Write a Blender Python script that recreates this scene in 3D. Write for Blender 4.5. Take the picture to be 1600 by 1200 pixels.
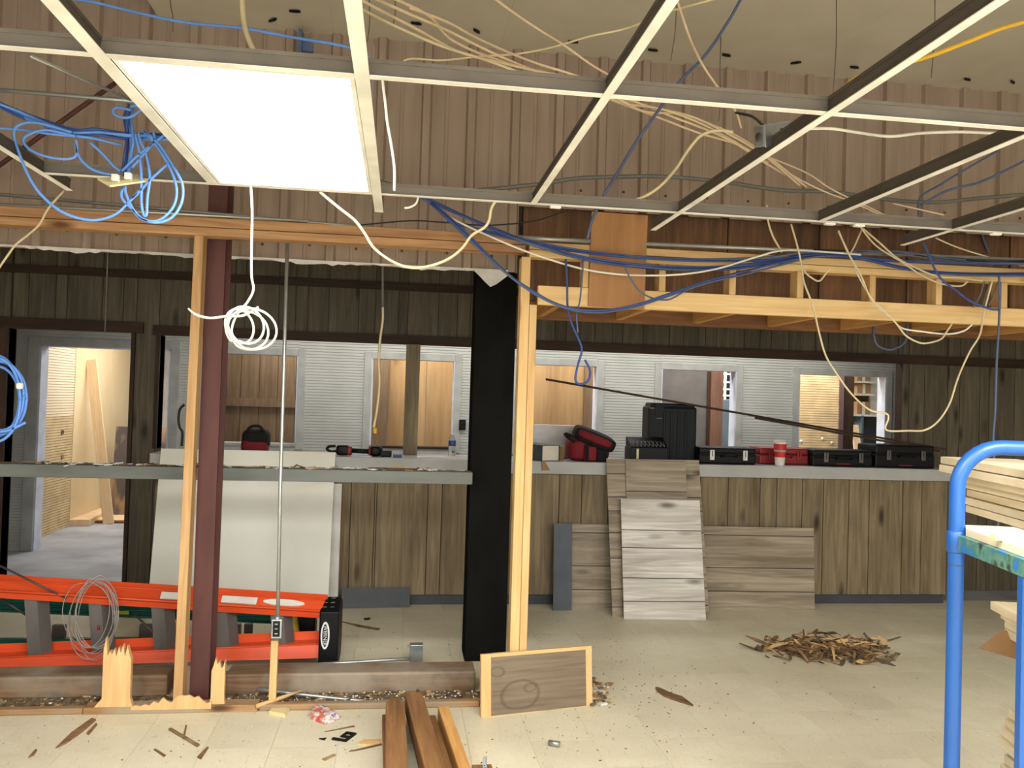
import bpy, bmesh, math, random
from mathutils import Vector, Matrix
from math import sin, cos, pi, sqrt

for o in list(bpy.data.objects):
    bpy.data.objects.remove(o)
scene = bpy.context.scene
COL = scene.collection
RND = random.Random(11)

# ------------------------------------------------------------------ camera
FPX, YAW, PITCH, ROLL, EYE = 1293.4, 0.131465, 0.0183533, 0.0304524, 1.65
_f = Vector((sin(YAW) * cos(PITCH), cos(YAW) * cos(PITCH), sin(PITCH)))
_r0 = Vector((cos(YAW), -sin(YAW), 0))
_u0 = _r0.cross(_f)
_r = _r0 * cos(ROLL) + _u0 * sin(ROLL)
_u = -_r0 * sin(ROLL) + _u0 * cos(ROLL)
CAM = Vector((0, 0, EYE))
cd = bpy.data.cameras.new('camera')
cam = bpy.data.objects.new('camera', cd)
COL.objects.link(cam)
cd.sensor_fit = 'HORIZONTAL'
cd.sensor_width = 36.0
cd.lens = FPX / 1600 * 36.0
cd.clip_end = 100
m = Matrix((_r, _u, -_f)).transposed().to_4x4()
m.translation = CAM
cam.matrix_world = m
scene.camera = cam


def ray(px, py):
    return _r * ((px - 800) / FPX) - _u * ((py - 600) / FPX) + _f


def at(px, py, Y):
    d = ray(px, py)
    return CAM + d * (Y / d.y)


def atz(px, py, z=0.0):
    d = ray(px, py)
    return CAM + d * ((z - EYE) / d.z)


def atx(px, py, X):
    d = ray(px, py)
    return CAM + d * (X / d.x)


# ------------------------------------------------------------------ light
scene.view_settings.view_transform = 'Standard'
scene.view_settings.look = 'None'
scene.view_settings.exposure = 0.55
scene.view_settings.gamma = 1.0
scene.view_settings.use_curve_mapping = False

w = bpy.data.worlds.new('world')
scene.world = w
w.use_nodes = True
w.node_tree.nodes['Background'].inputs[0].default_value = (0.80, 0.88, 1.0, 1)
w.node_tree.nodes['Background'].inputs[1].default_value = 0.6


def area(name, loc, rot, sx, sy, power, col):
    l = bpy.data.lights.new(name, 'AREA')
    l.shape = 'RECTANGLE'
    l.size, l.size_y, l.energy, l.color = sx, sy, power, col
    o = bpy.data.objects.new(name, l)
    o.location = loc
    o.rotation_euler = rot
    COL.objects.link(o)
    return o


# daylight through the storefront windows behind the camera
for X_ in (-2.3, 1.0, 4.3):
    area('storefront_daylight', (X_, -3.85, 1.45), (pi / 2, 0, 0), 2.4, 2.2, 56, (1.0, 0.985, 0.96))
# troffers of the front room behind the camera
for X_, Y_ in ((-1.55, 0.88), (0.45, 0.88), (1.65, 0.88), (2.85, 0.88), (4.3, 0.88), (1.0, -1.8)):
    area('troffer_lamp', (X_, Y_, 2.40), (0, 0, 0), 0.55, 1.15, 52, (1.0, 0.98, 0.94))
# the lit rooms beyond the grey wall
area('rear_room_lamp', (-2.2, 10.6, 2.70), (0, 0, 0), 2.0, 2.0, 108, (1.0, 0.98, 0.96))
area('rear_room_lamp', (4.2, 10.4, 2.70), (0, 0, 0), 1.4, 1.4, 80, (1.0, 0.98, 0.96))
area('rear_fill_strip', (2.1, 9.18, 2.70), (0, 0, 0), 7.4, 0.25, 78, (1.0, 0.97, 0.92))  # added fill strip, no fixture: brightens jambs and boards behind the windows
area('aisle_fill', (1.6, 8.0, 3.1), (0, 0, 0), 6.0, 0.3, 62, (1.0, 0.97, 0.93))  # invented fill light hidden above the aisle, brightens the grey ribbed wall


# ------------------------------------------------------------------ materials
def lin(c):
    out = []
    for v in c:
        v /= 255.0
        out.append(v / 12.92 if v <= 0.04045 else ((v + 0.055) / 1.055) ** 2.4)
    return (*out, 1)


class NT:
    def __init__(s, name):
        s.m = bpy.data.materials.new(name)
        s.m.use_nodes = True
        s.t = s.m.node_tree
        s.b = s.t.nodes['Principled BSDF']

    def n(s, typ, **kw):
        x = s.t.nodes.new(typ)
        for k, v in kw.items():
            if k.startswith('i_'):
                x.inputs[k[2:].replace('_', ' ')].default_value = v
            else:
                setattr(x, k, v)
        return x

    def l(s, a, b):
        s.t.links.new(a, b)

    def coords(s, stretch, rnd=True):
        tc = s.n('ShaderNodeTexCoord')
        src = tc.outputs['Object']
        if rnd:
            oi = s.n('ShaderNodeObjectInfo')
            mu = s.n('ShaderNodeMath', operation='MULTIPLY')
            mu.inputs[1].default_value = 37.0
            s.l(oi.outputs['Random'], mu.inputs[0])
            ad = s.n('ShaderNodeVectorMath', operation='ADD')
            s.l(src, ad.inputs[0])
            s.l(mu.outputs[0], ad.inputs[1])
            src = ad.outputs[0]
        mp = s.n('ShaderNodeMapping')
        mp.inputs['Scale'].default_value = stretch
        s.l(src, mp.inputs['Vector'])
        return mp.outputs[0]

    def ramp(s, fac, stops):
        r = s.n('ShaderNodeValToRGB')
        e = r.color_ramp.elements
        e[0].position, e[0].color = stops[0]
        e[1].position, e[1].color = stops[-1]
        for p, c in stops[1:-1]:
            k = e.new(p)
            k.color = c
        s.l(fac, r.inputs[0])
        return r.outputs[0]

    def mix(s, a, b, fac, mode='MIX'):
        x = s.n('ShaderNodeMix', data_type='RGBA', blend_type=mode)
        for sock, v in ((x.inputs[0], fac), (x.inputs[6], a), (x.inputs[7], b)):
            if hasattr(v, 'is_output'):
                s.l(v, sock)
            else:
                sock.default_value = v
        return x.outputs[2]

    def tint(s, col, amt):
        oi = s.n('ShaderNodeObjectInfo')
        mr = s.n('ShaderNodeMapRange')
        mr.inputs[3].default_value = 1 - amt
        mr.inputs[4].default_value = 1 + amt
        s.l(oi.outputs['Random'], mr.inputs[0])
        v = s.n('ShaderNodeVectorMath', operation='SCALE')
        s.l(col, v.inputs[0])
        s.l(mr.outputs[0], v.inputs['Scale'])
        return v.outputs[0]

    def bump(s, h, strength, dist=0.01):
        b = s.n('ShaderNodeBump')
        b.inputs['Strength'].default_value = strength
        b.inputs['Distance'].default_value = dist
        s.l(h, b.inputs['Height'])
        s.l(b.outputs[0], s.b.inputs['Normal'])

    def end(s, col, rough=0.6, metal=0.0, spec=0.4):
        if col is not None:
            s.l(col, s.b.inputs['Base Color'])
        s.b.inputs['Roughness'].default_value = rough
        s.b.inputs['Metallic'].default_value = metal
        s.b.inputs['Specular IOR Level'].default_value = spec
        return s.m


def plain(name, c, rough=0.6, metal=0.0, c2=None, scale=6.0, stretch=(1, 1, 1), bump=0.0, amt=0.0, spec=0.4, detail=4, lo=0.35, hi=0.7):
    t = NT(name)
    c2 = c2 or tuple(max(0, v * 0.88) for v in c)
    v = t.coords(tuple(scale * k for k in stretch))
    nz = t.n('ShaderNodeTexNoise')
    nz.inputs['Scale'].default_value = 1.0
    nz.inputs['Detail'].default_value = detail
    t.l(v, nz.inputs['Vector'])
    col = t.ramp(nz.outputs[0], [(lo, lin(c)), (hi, lin(c2))])
    if amt:
        col = t.tint(col, amt)
    if bump:
        t.bump(nz.outputs[0], bump)
    return t.end(col, rough, metal, spec)


def wood(name, light, dark, axis, knot=None, rough=0.65, amt=0.12, gs=1.0, streak=0.6, spec=0.3, wear=None):
    """grain runs along AXIS; knots and slow stain on top"""
    t = NT(name)

    def st(al, ac):
        return tuple(al if i == axis else ac for i in range(3))
    v1 = t.coords(st(1.9 * gs, 32 * gs))
    n1 = t.n('ShaderNodeTexNoise')
    n1.inputs['Scale'].default_value = 1
    n1.inputs['Detail'].default_value = 7
    n1.inputs['Distortion'].default_value = 1.1
    t.l(v1, n1.inputs['Vector'])
    v2 = t.coords(st(1.2 * gs, 6 * gs))
    n2 = t.n('ShaderNodeTexNoise')
    n2.inputs['Scale'].default_value = 1
    n2.inputs['Detail'].default_value = 3
    n2.inputs['Distortion'].default_value = 0.6
    t.l(v2, n2.inputs['Vector'])
    mid = tuple((a + b) / 2 for a, b in zip(light, dark))
    c1 = t.ramp(n1.outputs[0], [(0.32, lin(dark)), (0.5, lin(mid)), (0.64, lin(light))])
    c2 = t.ramp(n2.outputs[0], [(0.3, lin(dark)), (0.62, lin(light))])
    col = t.mix(c1, c2, 1 - streak)
    if knot:
        v3 = t.coords(st(2.2 * gs, 7 * gs))
        vo = t.n('ShaderNodeTexVoronoi')
        vo.inputs['Scale'].default_value = 1
        t.l(v3, vo.inputs['Vector'])
        k = t.ramp(vo.outputs['Distance'], [(0.06, (1, 1, 1, 1)), (0.20, (0, 0, 0, 1))])
        col = t.mix(col, lin(knot), k)
    if wear:
        v4 = t.coords((2.5, 2.5, 2.5))
        n4 = t.n('ShaderNodeTexNoise')
        n4.inputs['Scale'].default_value = 1
        n4.inputs['Detail'].default_value = 6
        t.l(v4, n4.inputs['Vector'])
        k = t.ramp(n4.outputs[0], [(0.45, (0, 0, 0, 1)), (0.62, (1, 1, 1, 1))])
        col = t.mix(col, lin(wear), k)
    col = t.tint(col, amt)
    t.bump(n1.outputs[0], 0.12, 0.004)
    return t.end(col, rough, 0, spec)


def emit(name, col, s):
    t = NT(name)
    t.b.inputs['Base Color'].default_value = lin(col)
    t.b.inputs['Emission Color'].default_value = lin(col)
    t.b.inputs['Emission Strength'].default_value = s
    return t.m


M = {}
M['siding'] = plain('siding_paint', (156, 136, 119), 0.55, 0, (142, 122, 105), 3, (6, 6, 0.5), amt=0.03)
M['roof'] = plain('roof_sheet', (190, 182, 164), 0.6, 0, (182, 174, 156), 4, bump=0.03)
M['white_edge'] = plain('torn_facing', (225, 220, 212), 0.7)
M['vinyl'] = None
M['concrete'] = plain('concrete', (176, 176, 178), 0.7, 0, (140, 140, 143), 2.2, detail=8, bump=0.1)
M['slab'] = plain('slab', (170, 160, 138), 0.7)
M['pan_z'] = wood('panelling_vertical', (146, 130, 101), (96, 82, 60), 2, (56, 45, 32), amt=0.09, gs=0.8)
M['pan_dark'] = wood('panelling_old', (108, 98, 80), (70, 62, 48), 2, (48, 41, 31), amt=0.12, gs=0.8)
M['sheet_x'] = wood('plank_print_pale', (228, 223, 213), (160, 151, 138), 0, (118, 108, 96), amt=0.05, gs=0.9, rough=0.38)
M['sheet_tan'] = wood('plank_print_tan', (176, 162, 140), (112, 98, 78), 0, (66, 54, 42), amt=0.06, gs=0.8, rough=0.42)
M['trim_dark'] = wood('dark_trim', (66, 46, 30), (38, 26, 17), 0, amt=0.1)
M['trim_dark_z'] = wood('dark_trim_upright', (70, 50, 34), (40, 28, 19), 2, amt=0.1)
M['ribbed'] = plain('ribbed_grey', (204, 205, 196), 0.5, 0, (194, 195, 186), 4)
M['ribframe'] = plain('grey_frame', (190, 191, 183), 0.45)
M['jamb'] = plain('jamb_paint', (214, 220, 232), 0.4)
M['old_pine_z'] = wood('aged_stud', (204, 166, 116), (166, 126, 82), 2, (112, 74, 42), amt=0.05)
M['pine_x'] = wood('pine_lengthwise', (226, 194, 138), (204, 162, 106), 0, (150, 98, 56), amt=0.06)
M['pine_z'] = wood('pine_upright', (222, 188, 132), (196, 154, 100), 2, (140, 92, 54), amt=0.06)
M['pine_y'] = wood('pine_inward', (214, 166, 100), (176, 122, 66), 1, amt=0.07)
M['old_pine_x'] = wood('aged_pine', (192, 150, 106), (138, 97, 63), 0, (104, 66, 38), amt=0.06)
M['brown_ply'] = wood('brown_board', (120, 86, 58), (74, 51, 34), 2, amt=0.2)
M['brown_x'] = wood('brown_ledger', (140, 96, 56), (92, 60, 34), 0, (60, 38, 22), amt=0.12)
M['ply'] = wood('plywood_gusset', (174, 128, 82), (148, 102, 62), 2, (120, 78, 46), amt=0.03, gs=0.5, streak=0.35)
M['plytan'] = wood('plywood_tan', (186, 152, 108), (146, 112, 74), 2, (116, 82, 52), amt=0.06, gs=0.5, streak=0.35)
M['browndoor'] = wood('brown_panel', (138, 114, 88), (104, 82, 60), 2, amt=0.08)
M['maroon'] = plain('maroon_primer', (88, 50, 44), 0.6, 0, (74, 40, 36), 3, (4, 4, 1), bump=0.05)
M['blacksteel'] = plain('black_paint', (20, 19, 17), 0.8, 0, (12, 11, 10), 9, (1, 1, 0.4), bump=0.06, spec=0.1)
M['greypaint'] = plain('grey_painted_wood', (112, 117, 111), 0.55, 0, (98, 102, 97), 5, (0.5, 3, 3))
M['oldwood'] = wood('weathered_beam', (140, 112, 84), (86, 68, 50), 0, (58, 44, 32), amt=0.1, wear=(150, 138, 122))
M['dirtywood'] = wood('dirty_plate', (186, 142, 96), (128, 94, 60), 0, (78, 58, 38), amt=0.1, wear=(156, 140, 116))
M['split_z'] = wood('split_wood', (226, 190, 136), (202, 160, 106), 2, amt=0.04)
M['dark_lumber'] = wood('brown_beam', (154, 112, 72), (100, 69, 41), 1, (72, 48, 29), amt=0.14)
M['pale_t'] = wood('pale_lumber', (240, 226, 196), (206, 188, 152), 1, (168, 142, 104), amt=0.07, wear=(206, 192, 164))
M['orange'] = plain('orange_fibreglass', (228, 86, 42), 0.4, 0, (212, 74, 34), 3, (0.5, 5, 5), spec=0.5)
M['green'] = plain('green_fibreglass', (18, 92, 78), 0.4, 0, (12, 74, 64), 3, (0.5, 5, 5))
M['alu'] = plain('aluminium', (112, 107, 102), 0.5, 0.4, (90, 86, 82), 10, (1, 1, 0.2))
M['darkalu'] = plain('dull_metal', (92, 84, 82), 0.5, 0.5)
M['galv'] = plain('galvanised', (178, 184, 184), 0.35, 0.8, (140, 146, 148), 14)
M['emt'] = plain('steel_tube', (186, 190, 188), 0.35, 0.7)
M['black'] = plain('black_plastic', (10, 10, 12), 0.5, spec=0.25)
M['blackcloth'] = plain('black_cloth', (10, 9, 10), 0.85, bump=0.1)
M['case_green'] = plain('dark_grey_plastic', (22, 27, 28), 0.55, 0, (17, 21, 22), 5, spec=0.25)
M['red'] = plain('red_plastic', (140, 24, 28), 0.45)
M['redcloth'] = plain('red_cloth', (122, 16, 26), 0.75, bump=0.1)
M['yellow'] = plain('yellow_plastic', (212, 178, 44), 0.5)
M['lime'] = plain('lime_label', (196, 204, 44), 0.5)
M['white'] = plain('white_paint', (232, 230, 222), 0.5)
M['foam'] = plain('white_foam', (234, 230, 216), 0.7, bump=0.05)
M['board_white'] = plain('white_hardboard', (246, 246, 236), 0.45, 0, (236, 235, 222), 1.6)
M['counter'] = plain('grey_laminate', (176, 176, 172), 0.35, 0, (164, 164, 160), 5)
M['base'] = plain('grey_vinyl_base', (66, 70, 75), 0.5)
M['bluegrey'] = plain('grey_blue_strip', (84, 91, 99), 0.5)
M['tee'] = plain('grid_white', (246, 242, 230), 0.45)
M['teeweb_x'] = plain('cross_web', (124, 116, 106), 0.6, 0.1)
M['teeweb'] = plain('grid_web', (88, 80, 72), 0.6, 0.1)
M['blue_cable'] = plain('blue_cable', (104, 156, 236), 0.45)
M['blue_dark'] = plain('blue_cable_dark', (56, 80, 144), 0.5)
M['blue_grey'] = plain('slate_cable', (86, 100, 132), 0.5)
M['tan_cable'] = plain('tan_cable', (226, 200, 164), 0.5)
M['cream_cable'] = plain('cream_cable', (226, 208, 164), 0.5)
M['white_cable'] = plain('white_cable', (238, 234, 218), 0.45)
M['yellow_cable'] = plain('yellow_cable', (226, 178, 44), 0.45)
M['grey_cable'] = plain('grey_cable', (112, 112, 104), 0.5)
M['grey_wire'] = plain('grey_wire', (168, 160, 154), 0.5)
M['black_cable'] = plain('black_cable', (26, 26, 30), 0.5)
M['wire'] = plain('steel_wire', (120, 112, 102), 0.5, 0.4)
M['blue_steel'] = plain('blue_paint', (26, 82, 152), 0.38, 0, (24, 76, 142), 5, spec=0.5)
M['ivory'] = plain('ivory_plate', (226, 212, 158), 0.4)
M['cardboard'] = plain('cardboard', (164, 128, 90), 0.8)
M['boxgrey'] = plain('printed_box', (74, 78, 84), 0.5, 0, (62, 66, 72), 6)
M['liner'] = plain('box_liner', (226, 218, 200), 0.7)
M['cup_red'] = plain('cup_red', (206, 48, 44), 0.5)
M['cup_grey'] = plain('cup_band', (176, 160, 152), 0.5)
M['paper'] = plain('paper', (226, 230, 238), 0.6)
M['bark'] = wood('bark', (142, 108, 78), (92, 68, 48), 0, amt=0.25)
M['chip'] = plain('wood_chip', (178, 148, 104), 0.8, 0, (110, 84, 56), 14, amt=0.35)
M['dirt'] = plain('dark_dirt', (120, 104, 82), 0.9, 0, (70, 58, 44), 30, amt=0.2)
M['bits'] = plain('white_bits', (236, 234, 226), 0.8)
M['tan_rib'] = plain('tan_ribbed', (238, 222, 192), 0.55, 0, (232, 212, 176), 2, (1, 1, 1))
M['tan_rib_warm'] = plain('tan_ribbed_partition', (236, 206, 158), 0.55)
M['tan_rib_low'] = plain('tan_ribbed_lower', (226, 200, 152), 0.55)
M['tan_ply'] = plain('tan_plywood', (234, 210, 166), 0.6, 0, (226, 198, 150), 1.5)
M['pale_board'] = wood('pale_board', (244, 216, 176), (224, 188, 138), 2, amt=0.04)
M['greyboard'] = plain('stained_panel', (92, 84, 82), 0.6, 0, (168, 138, 104), 3, (2, 2, 1), lo=0.5, hi=0.66)
M['rearwall'] = plain('rear_room_paint', (200, 196, 188), 0.6)
M['darkwall'] = plain('dark_room_paint', (96, 90, 86), 0.6)
M['redpost'] = wood('red_brown_post', (112, 78, 62), (80, 54, 42), 2, amt=0.05)
M['plum'] = plain('plum_trim', (112, 88, 92), 0.5)
M['slate'] = plain('slate_cabinet', (92, 108, 118), 0.5)
M['darkslate'] = plain('dark_cabinet', (52, 58, 68), 0.5)
M['package'] = None
M['letters'] = plain('logo_white', (236, 238, 238), 0.5)
M['lamp'] = emit('diffuser', (255, 254, 250), 9.0)


def floor_material():
    t = NT('vinyl_tile')
    v = t.coords((1, 1, 1))
    n1 = t.n('ShaderNodeTexNoise')
    n1.inputs['Scale'].default_value = 3.0
    n1.inputs['Detail'].default_value = 5
    t.l(v, n1.inputs['Vector'])
    base = t.ramp(n1.outputs[0], [(0.3, lin((228, 221, 195))), (0.7, lin((214, 205, 178)))])
    v2 = t.coords((70, 24, 30))
    n2 = t.n('ShaderNodeTexNoise')
    n2.inputs['Scale'].default_value = 1.0
    n2.inputs['Detail'].default_value = 3
    n2.inputs['Distortion'].default_value = 1.5
    t.l(v2, n2.inputs['Vector'])
    k = t.ramp(n2.outputs[0], [(0.62, (0, 0, 0, 1)), (0.70, (0.55, 0.55, 0.55, 1))])
    col = t.mix(base, lin((178, 166, 136)), k)
    k2 = t.ramp(n2.outputs[0], [(0.30, (0.6, 0.6, 0.6, 1)), (0.38, (0, 0, 0, 1))])
    col = t.mix(col, lin((238, 233, 214)), k2)
    col = t.tint(col, 0.025)
    return t.end(col, 0.42, 0, 0.4)


M['vinyl'] = floor_material()


def package_material():
    t = NT('snack_wrapper')
    v = t.coords((1, 1, 1), False)
    n1 = t.n('ShaderNodeTexNoise')
    n1.inputs['Scale'].default_value = 26
    n1.inputs['Detail'].default_value = 2
    t.l(v, n1.inputs['Vector'])
    col = t.ramp(n1.outputs[0], [(0.38, lin((206, 80, 78))), (0.5, lin((198, 160, 140))), (0.58, lin((236, 232, 232))), (0.68, lin((92, 84, 140)))])
    return t.end(col, 0.35)


M['package'] = package_material()


def stain_material():
    """flat grey-brown face of a board with a ring left by something wet"""
    t = NT('ring_stained_face')
    tc = t.n('ShaderNodeTexCoord')
    v = t.coords((3, 3, 60))
    n1 = t.n('ShaderNodeTexNoise')
    n1.inputs['Scale'].default_value = 1
    n1.inputs['Detail'].default_value = 6
    t.l(v, n1.inputs['Vector'])
    base = t.ramp(n1.outputs[0], [(0.3, lin((132, 116, 96))), (0.7, lin((108, 94, 77)))])
    col = base
    nd = t.n('ShaderNodeTexNoise')
    nd.inputs['Scale'].default_value = 9
    t.l(tc.outputs['Object'], nd.inputs['Vector'])
    mixv = t.n('ShaderNodeVectorMath', operation='MULTIPLY_ADD')
    t.l(nd.outputs['Color'], mixv.inputs[0])
    mixv.inputs[1].default_value = (0.035, 0, 0.035)
    t.l(tc.outputs['Object'], mixv.inputs[2])
    for cx, cz, rad, wd in ((0.215, 0.095, 0.105, 0.016), (0.09, 0.222, 0.034, 0.010), (0.27, 0.125, 0.03, 0.008)):
        d = t.n('ShaderNodeVectorMath', operation='DISTANCE')
        sep = t.n('ShaderNodeVectorMath', operation='MULTIPLY')
        sep.inputs[1].default_value = (1, 0, 1.5)
        t.l(mixv.outputs[0], sep.inputs[0])
        t.l(sep.outputs[0], d.inputs[0])
        d.inputs[1].default_value = (cx + 0.017, 0, (cz + 0.017) * 1.5)
        sub = t.n('ShaderNodeMath', operation='SUBTRACT')
        sub.inputs[1].default_value = rad
        t.l(d.outputs['Value'], sub.inputs[0])
        ab = t.n('ShaderNodeMath', operation='ABSOLUTE')
        t.l(sub.outputs[0], ab.inputs[0])
        k = t.ramp(ab.outputs[0], [(0.0, (0.62, 0.62, 0.62, 1)), (wd, (0, 0, 0, 1))])
        col = t.mix(col, lin((84, 68, 54)), k)
    return t.end(col, 0.75)


M['stain'] = stain_material()


def glass_material():
    t = NT('clear_plastic')
    t.b.inputs['Base Color'].default_value = (0.9, 0.95, 1, 1)
    t.b.inputs['Transmission Weight'].default_value = 1.0
    t.b.inputs['Roughness'].default_value = 0.06
    t.b.inputs['IOR'].default_value = 1.2
    return t.m


M['clear'] = glass_material()


def worn_blue():
    t = NT('worn_blue_paint')
    v = t.coords((1, 1, 1), False)
    n1 = t.n('ShaderNodeTexNoise')
    n1.inputs['Scale'].default_value = 22
    n1.inputs['Detail'].default_value = 4
    t.l(v, n1.inputs['Vector'])
    col = t.ramp(n1.outputs[0], [(0.36, lin((34, 104, 190))), (0.45, lin((58, 112, 112))), (0.55, lin((92, 130, 110))), (0.66, lin((40, 60, 62)))])
    return t.end(col, 0.5)


M['worn_blue'] = worn_blue()


# ------------------------------------------------------------------ mesh helpers
class MB:
    def __init__(s):
        s.v, s.f, s.mi, s.sm = [], [], [], []

    def add(s, vs, fs, mi=0, T=None, smooth=False):
        b = len(s.v)
        for p in vs:
            p = Vector(p)
            s.v.append(T @ p if T is not None else p)
        for f in fs:
            s.f.append([b + i for i in f])
            s.mi.append(mi)
            s.sm.append(smooth)
        return s

    def box(s, x0, x1, y0, y1, z0, z1, mi=0, T=None):
        vs = [(x, y, z) for z in (z0, z1) for y in (y0, y1) for x in (x0, x1)]
        fs = [(0, 2, 3, 1), (4, 5, 7, 6), (0, 1, 5, 4), (1, 3, 7, 5), (3, 2, 6, 7), (2, 0, 4, 6)]
        return s.add(vs, fs, mi, T)

    def prism(s, poly, a0, a1, plane='xz', mi=0, T=None):
        """polygon in PLANE extruded along the remaining axis from a0 to a1"""
        n = len(poly)

        def p3(p, a):
            if plane == 'xz':
                return (p[0], a, p[1])
            if plane == 'xy':
                return (p[0], p[1], a)
            return (a, p[0], p[1])
        vs = [p3(p, a0) for p in poly] + [p3(p, a1) for p in poly]
        fs = [tuple(range(n))[::-1], tuple(range(n, 2 * n))]
        fs += [(i, (i + 1) % n, n + (i + 1) % n, n + i) for i in range(n)]
        return s.add(vs, fs, mi, T)

    def tube(s, pts, r, n=6, mi=0, closed=False):
        pts = [Vector(p) for p in pts]
        k = len(pts)
        rr = r if isinstance(r, (list, tuple)) else [r] * k
        tg = []
        for i in range(k):
            a, b = pts[max(i - 1, 0)], pts[min(i + 1, k - 1)]
            d = b - a
            tg.append(d.normalized() if d.length > 1e-9 else Vector((0, 0, 1)))
        up = Vector((0, 0, 1)) if abs(tg[0].z) < 0.9 else Vector((1, 0, 0))
        nv = (up - tg[0] * up.dot(tg[0])).normalized()
        vs, fs = [], []
        for i in range(k):
            nv = nv - tg[i] * nv.dot(tg[i])
            nv = nv.normalized() if nv.length > 1e-6 else tg[i].orthogonal().normalized()
            bn = tg[i].cross(nv)
            for j in range(n):
                a = 2 * pi * j / n
                vs.append(pts[i] + (nv * cos(a) + bn * sin(a)) * rr[i])
        for i in range(k - 1):
            for j in range(n):
                fs.append((i * n + j, i * n + (j + 1) % n, (i + 1) * n + (j + 1) % n, (i + 1) * n + j))
        fs.append(tuple(range(n))[::-1])
        fs.append(tuple((k - 1) * n + j for j in range(n)))
        return s.add(vs, fs, mi, None, True)

    def lathe(s, prof, c, n=16, mi=0, T=None, smooth=True):
        """profile (radius, z) round the vertical axis through c"""
        c = Vector(c)
        vs, fs = [], []
        for r, z in prof:
            for j in range(n):
                a = 2 * pi * j / n
                vs.append(c + Vector((r * cos(a), r * sin(a), z)))
        for i in range(len(prof) - 1):
            for j in range(n):
                fs.append((i * n + j, i * n + (j + 1) % n, (i + 1) * n + (j + 1) % n, (i + 1) * n + j))
        fs.append(tuple(range(n))[::-1])
        fs.append(tuple((len(prof) - 1) * n + j for j in range(n)))
        return s.add(vs, fs, mi, T, smooth)

    def sell(s, c, abc, e1=0.5, e2=0.5, n=16, mi=0, T=None):
        """superellipsoid"""
        def pw(x, e):
            return math.copysign(abs(x) ** e, x)
        c = Vector(c)
        vs, fs = [], []
        for i in range(n + 1):
            p = -pi / 2 + pi * i / n
            for j in range(2 * n):
                q = 2 * pi * j / (2 * n)
                vs.append(c + Vector((abc[0] * pw(cos(p), e1) * pw(cos(q), e2), abc[1] * pw(cos(p), e1) * pw(sin(q), e2), abc[2] * pw(sin(p), e1))))
        for i in range(n):
            for j in range(2 * n):
                a, b = i * 2 * n + j, i * 2 * n + (j + 1) % (2 * n)
                fs.append((a, b, b + 2 * n, a + 2 * n))
        return s.add(vs, fs, mi, T, True)


def set_props(o, label=None, cat=None, group=None, kind=None):
    if label:
        o['label'] = label
    if cat:
        o['category'] = cat
    if group:
        o['group'] = group
    if kind:
        o['kind'] = kind
    return o


MW = {}


def obj(name, mb, mat, parent=None, T=None, label=None, cat=None, group=None, kind=None, bev=0.0):
    """link MB as one mesh object. T: MB is in T's frame; else MB is in world space and the origin goes under its middle."""
    me = bpy.data.meshes.new(name)
    if T is None:
        xs, ys, zs = zip(*[tuple(p) for p in mb.v])
        org = Vector(((min(xs) + max(xs)) / 2, (min(ys) + max(ys)) / 2, min(zs)))
        T = Matrix.Translation(org)
        vs = [p - org for p in mb.v]
    else:
        vs = mb.v
    me.from_pydata([tuple(p) for p in vs], [], mb.f)
    mats = mat if isinstance(mat, (list, tuple)) else [mat]
    for k in mats:
        me.materials.append(M[k] if isinstance(k, str) else k)
    me.polygons.foreach_set('material_index', mb.mi)
    me.polygons.foreach_set('use_smooth', mb.sm)
    bm = bmesh.new()
    bm.from_mesh(me)
    bmesh.ops.recalc_face_normals(bm, faces=bm.faces)
    bm.to_mesh(me)
    bm.free()
    me.update()
    o = bpy.data.objects.new(name, me)
    COL.objects.link(o)
    if parent is not None:
        o.parent = parent
        o.matrix_basis = MW[parent.name].inverted() @ T
    else:
        o.matrix_basis = T
    MW[o.name] = T.copy()
    if bev:
        b = o.modifiers.new('edge', 'BEVEL')
        b.width = bev
        b.segments = 2
        b.limit_method = 'ANGLE'
    return set_props(o, label, cat, group, kind)


def thing(name, loc, label, cat, group=None, kind=None, T=None):
    o = bpy.data.objects.new(name, None)
    o.empty_display_size = 0.05
    COL.objects.link(o)
    T = T if T is not None else Matrix.Translation(Vector(loc))
    o.matrix_basis = T
    MW[o.name] = T.copy()
    return set_props(o, label, cat, group, kind)


def share(src, name, T, parent=None):
    o = src.copy()
    o.name = name
    COL.objects.link(o)
    if parent is not None:
        o.parent = parent
        o.matrix_basis = MW[parent.name].inverted() @ T
    else:
        o.parent = None
        o.matrix_basis = T
    MW[o.name] = T.copy()
    return o


def bx(name, x0, x1, y0, y1, z0, z1, mat, parent=None, bev=0.0, **k):
    return obj(name, MB().box(min(x0, x1), max(x0, x1), min(y0, y1), max(y0, y1), min(z0, z1), max(z0, z1)), mat, parent, bev=bev, **k)


def frame3(BL, BR, TL):
    """frame of a slab from three corners: x along the bottom, z up the slab, y to its back"""
    x = (BR - BL)
    W = x.length
    x.normalize()
    z = TL - BL
    z = z - x * z.dot(x)
    H = z.length
    z.normalize()
    y = z.cross(x)
    T = Matrix((x, y, z)).transposed().to_4x4()
    T.translation = BL
    return T, W, H


def spline(pts, seg=6):
    pts = [Vector(p) for p in pts]
    if len(pts) < 3:
        return [pts[0].lerp(pts[-1], i / seg) for i in range(seg + 1)]
    ext = [pts[0] * 2 - pts[1]] + pts + [pts[-1] * 2 - pts[-2]]
    out = []
    for i in range(1, len(ext) - 2):
        a, b, c, d = ext[i - 1:i + 3]
        for k in range(seg):
            t = k / seg
            out.append(0.5 * ((2 * b) + (c - a) * t + (2 * a - 5 * b + 4 * c - d) * t * t + (3 * b - a - 3 * c + d) * t ** 3))
    out.append(pts[-1])
    return out


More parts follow.
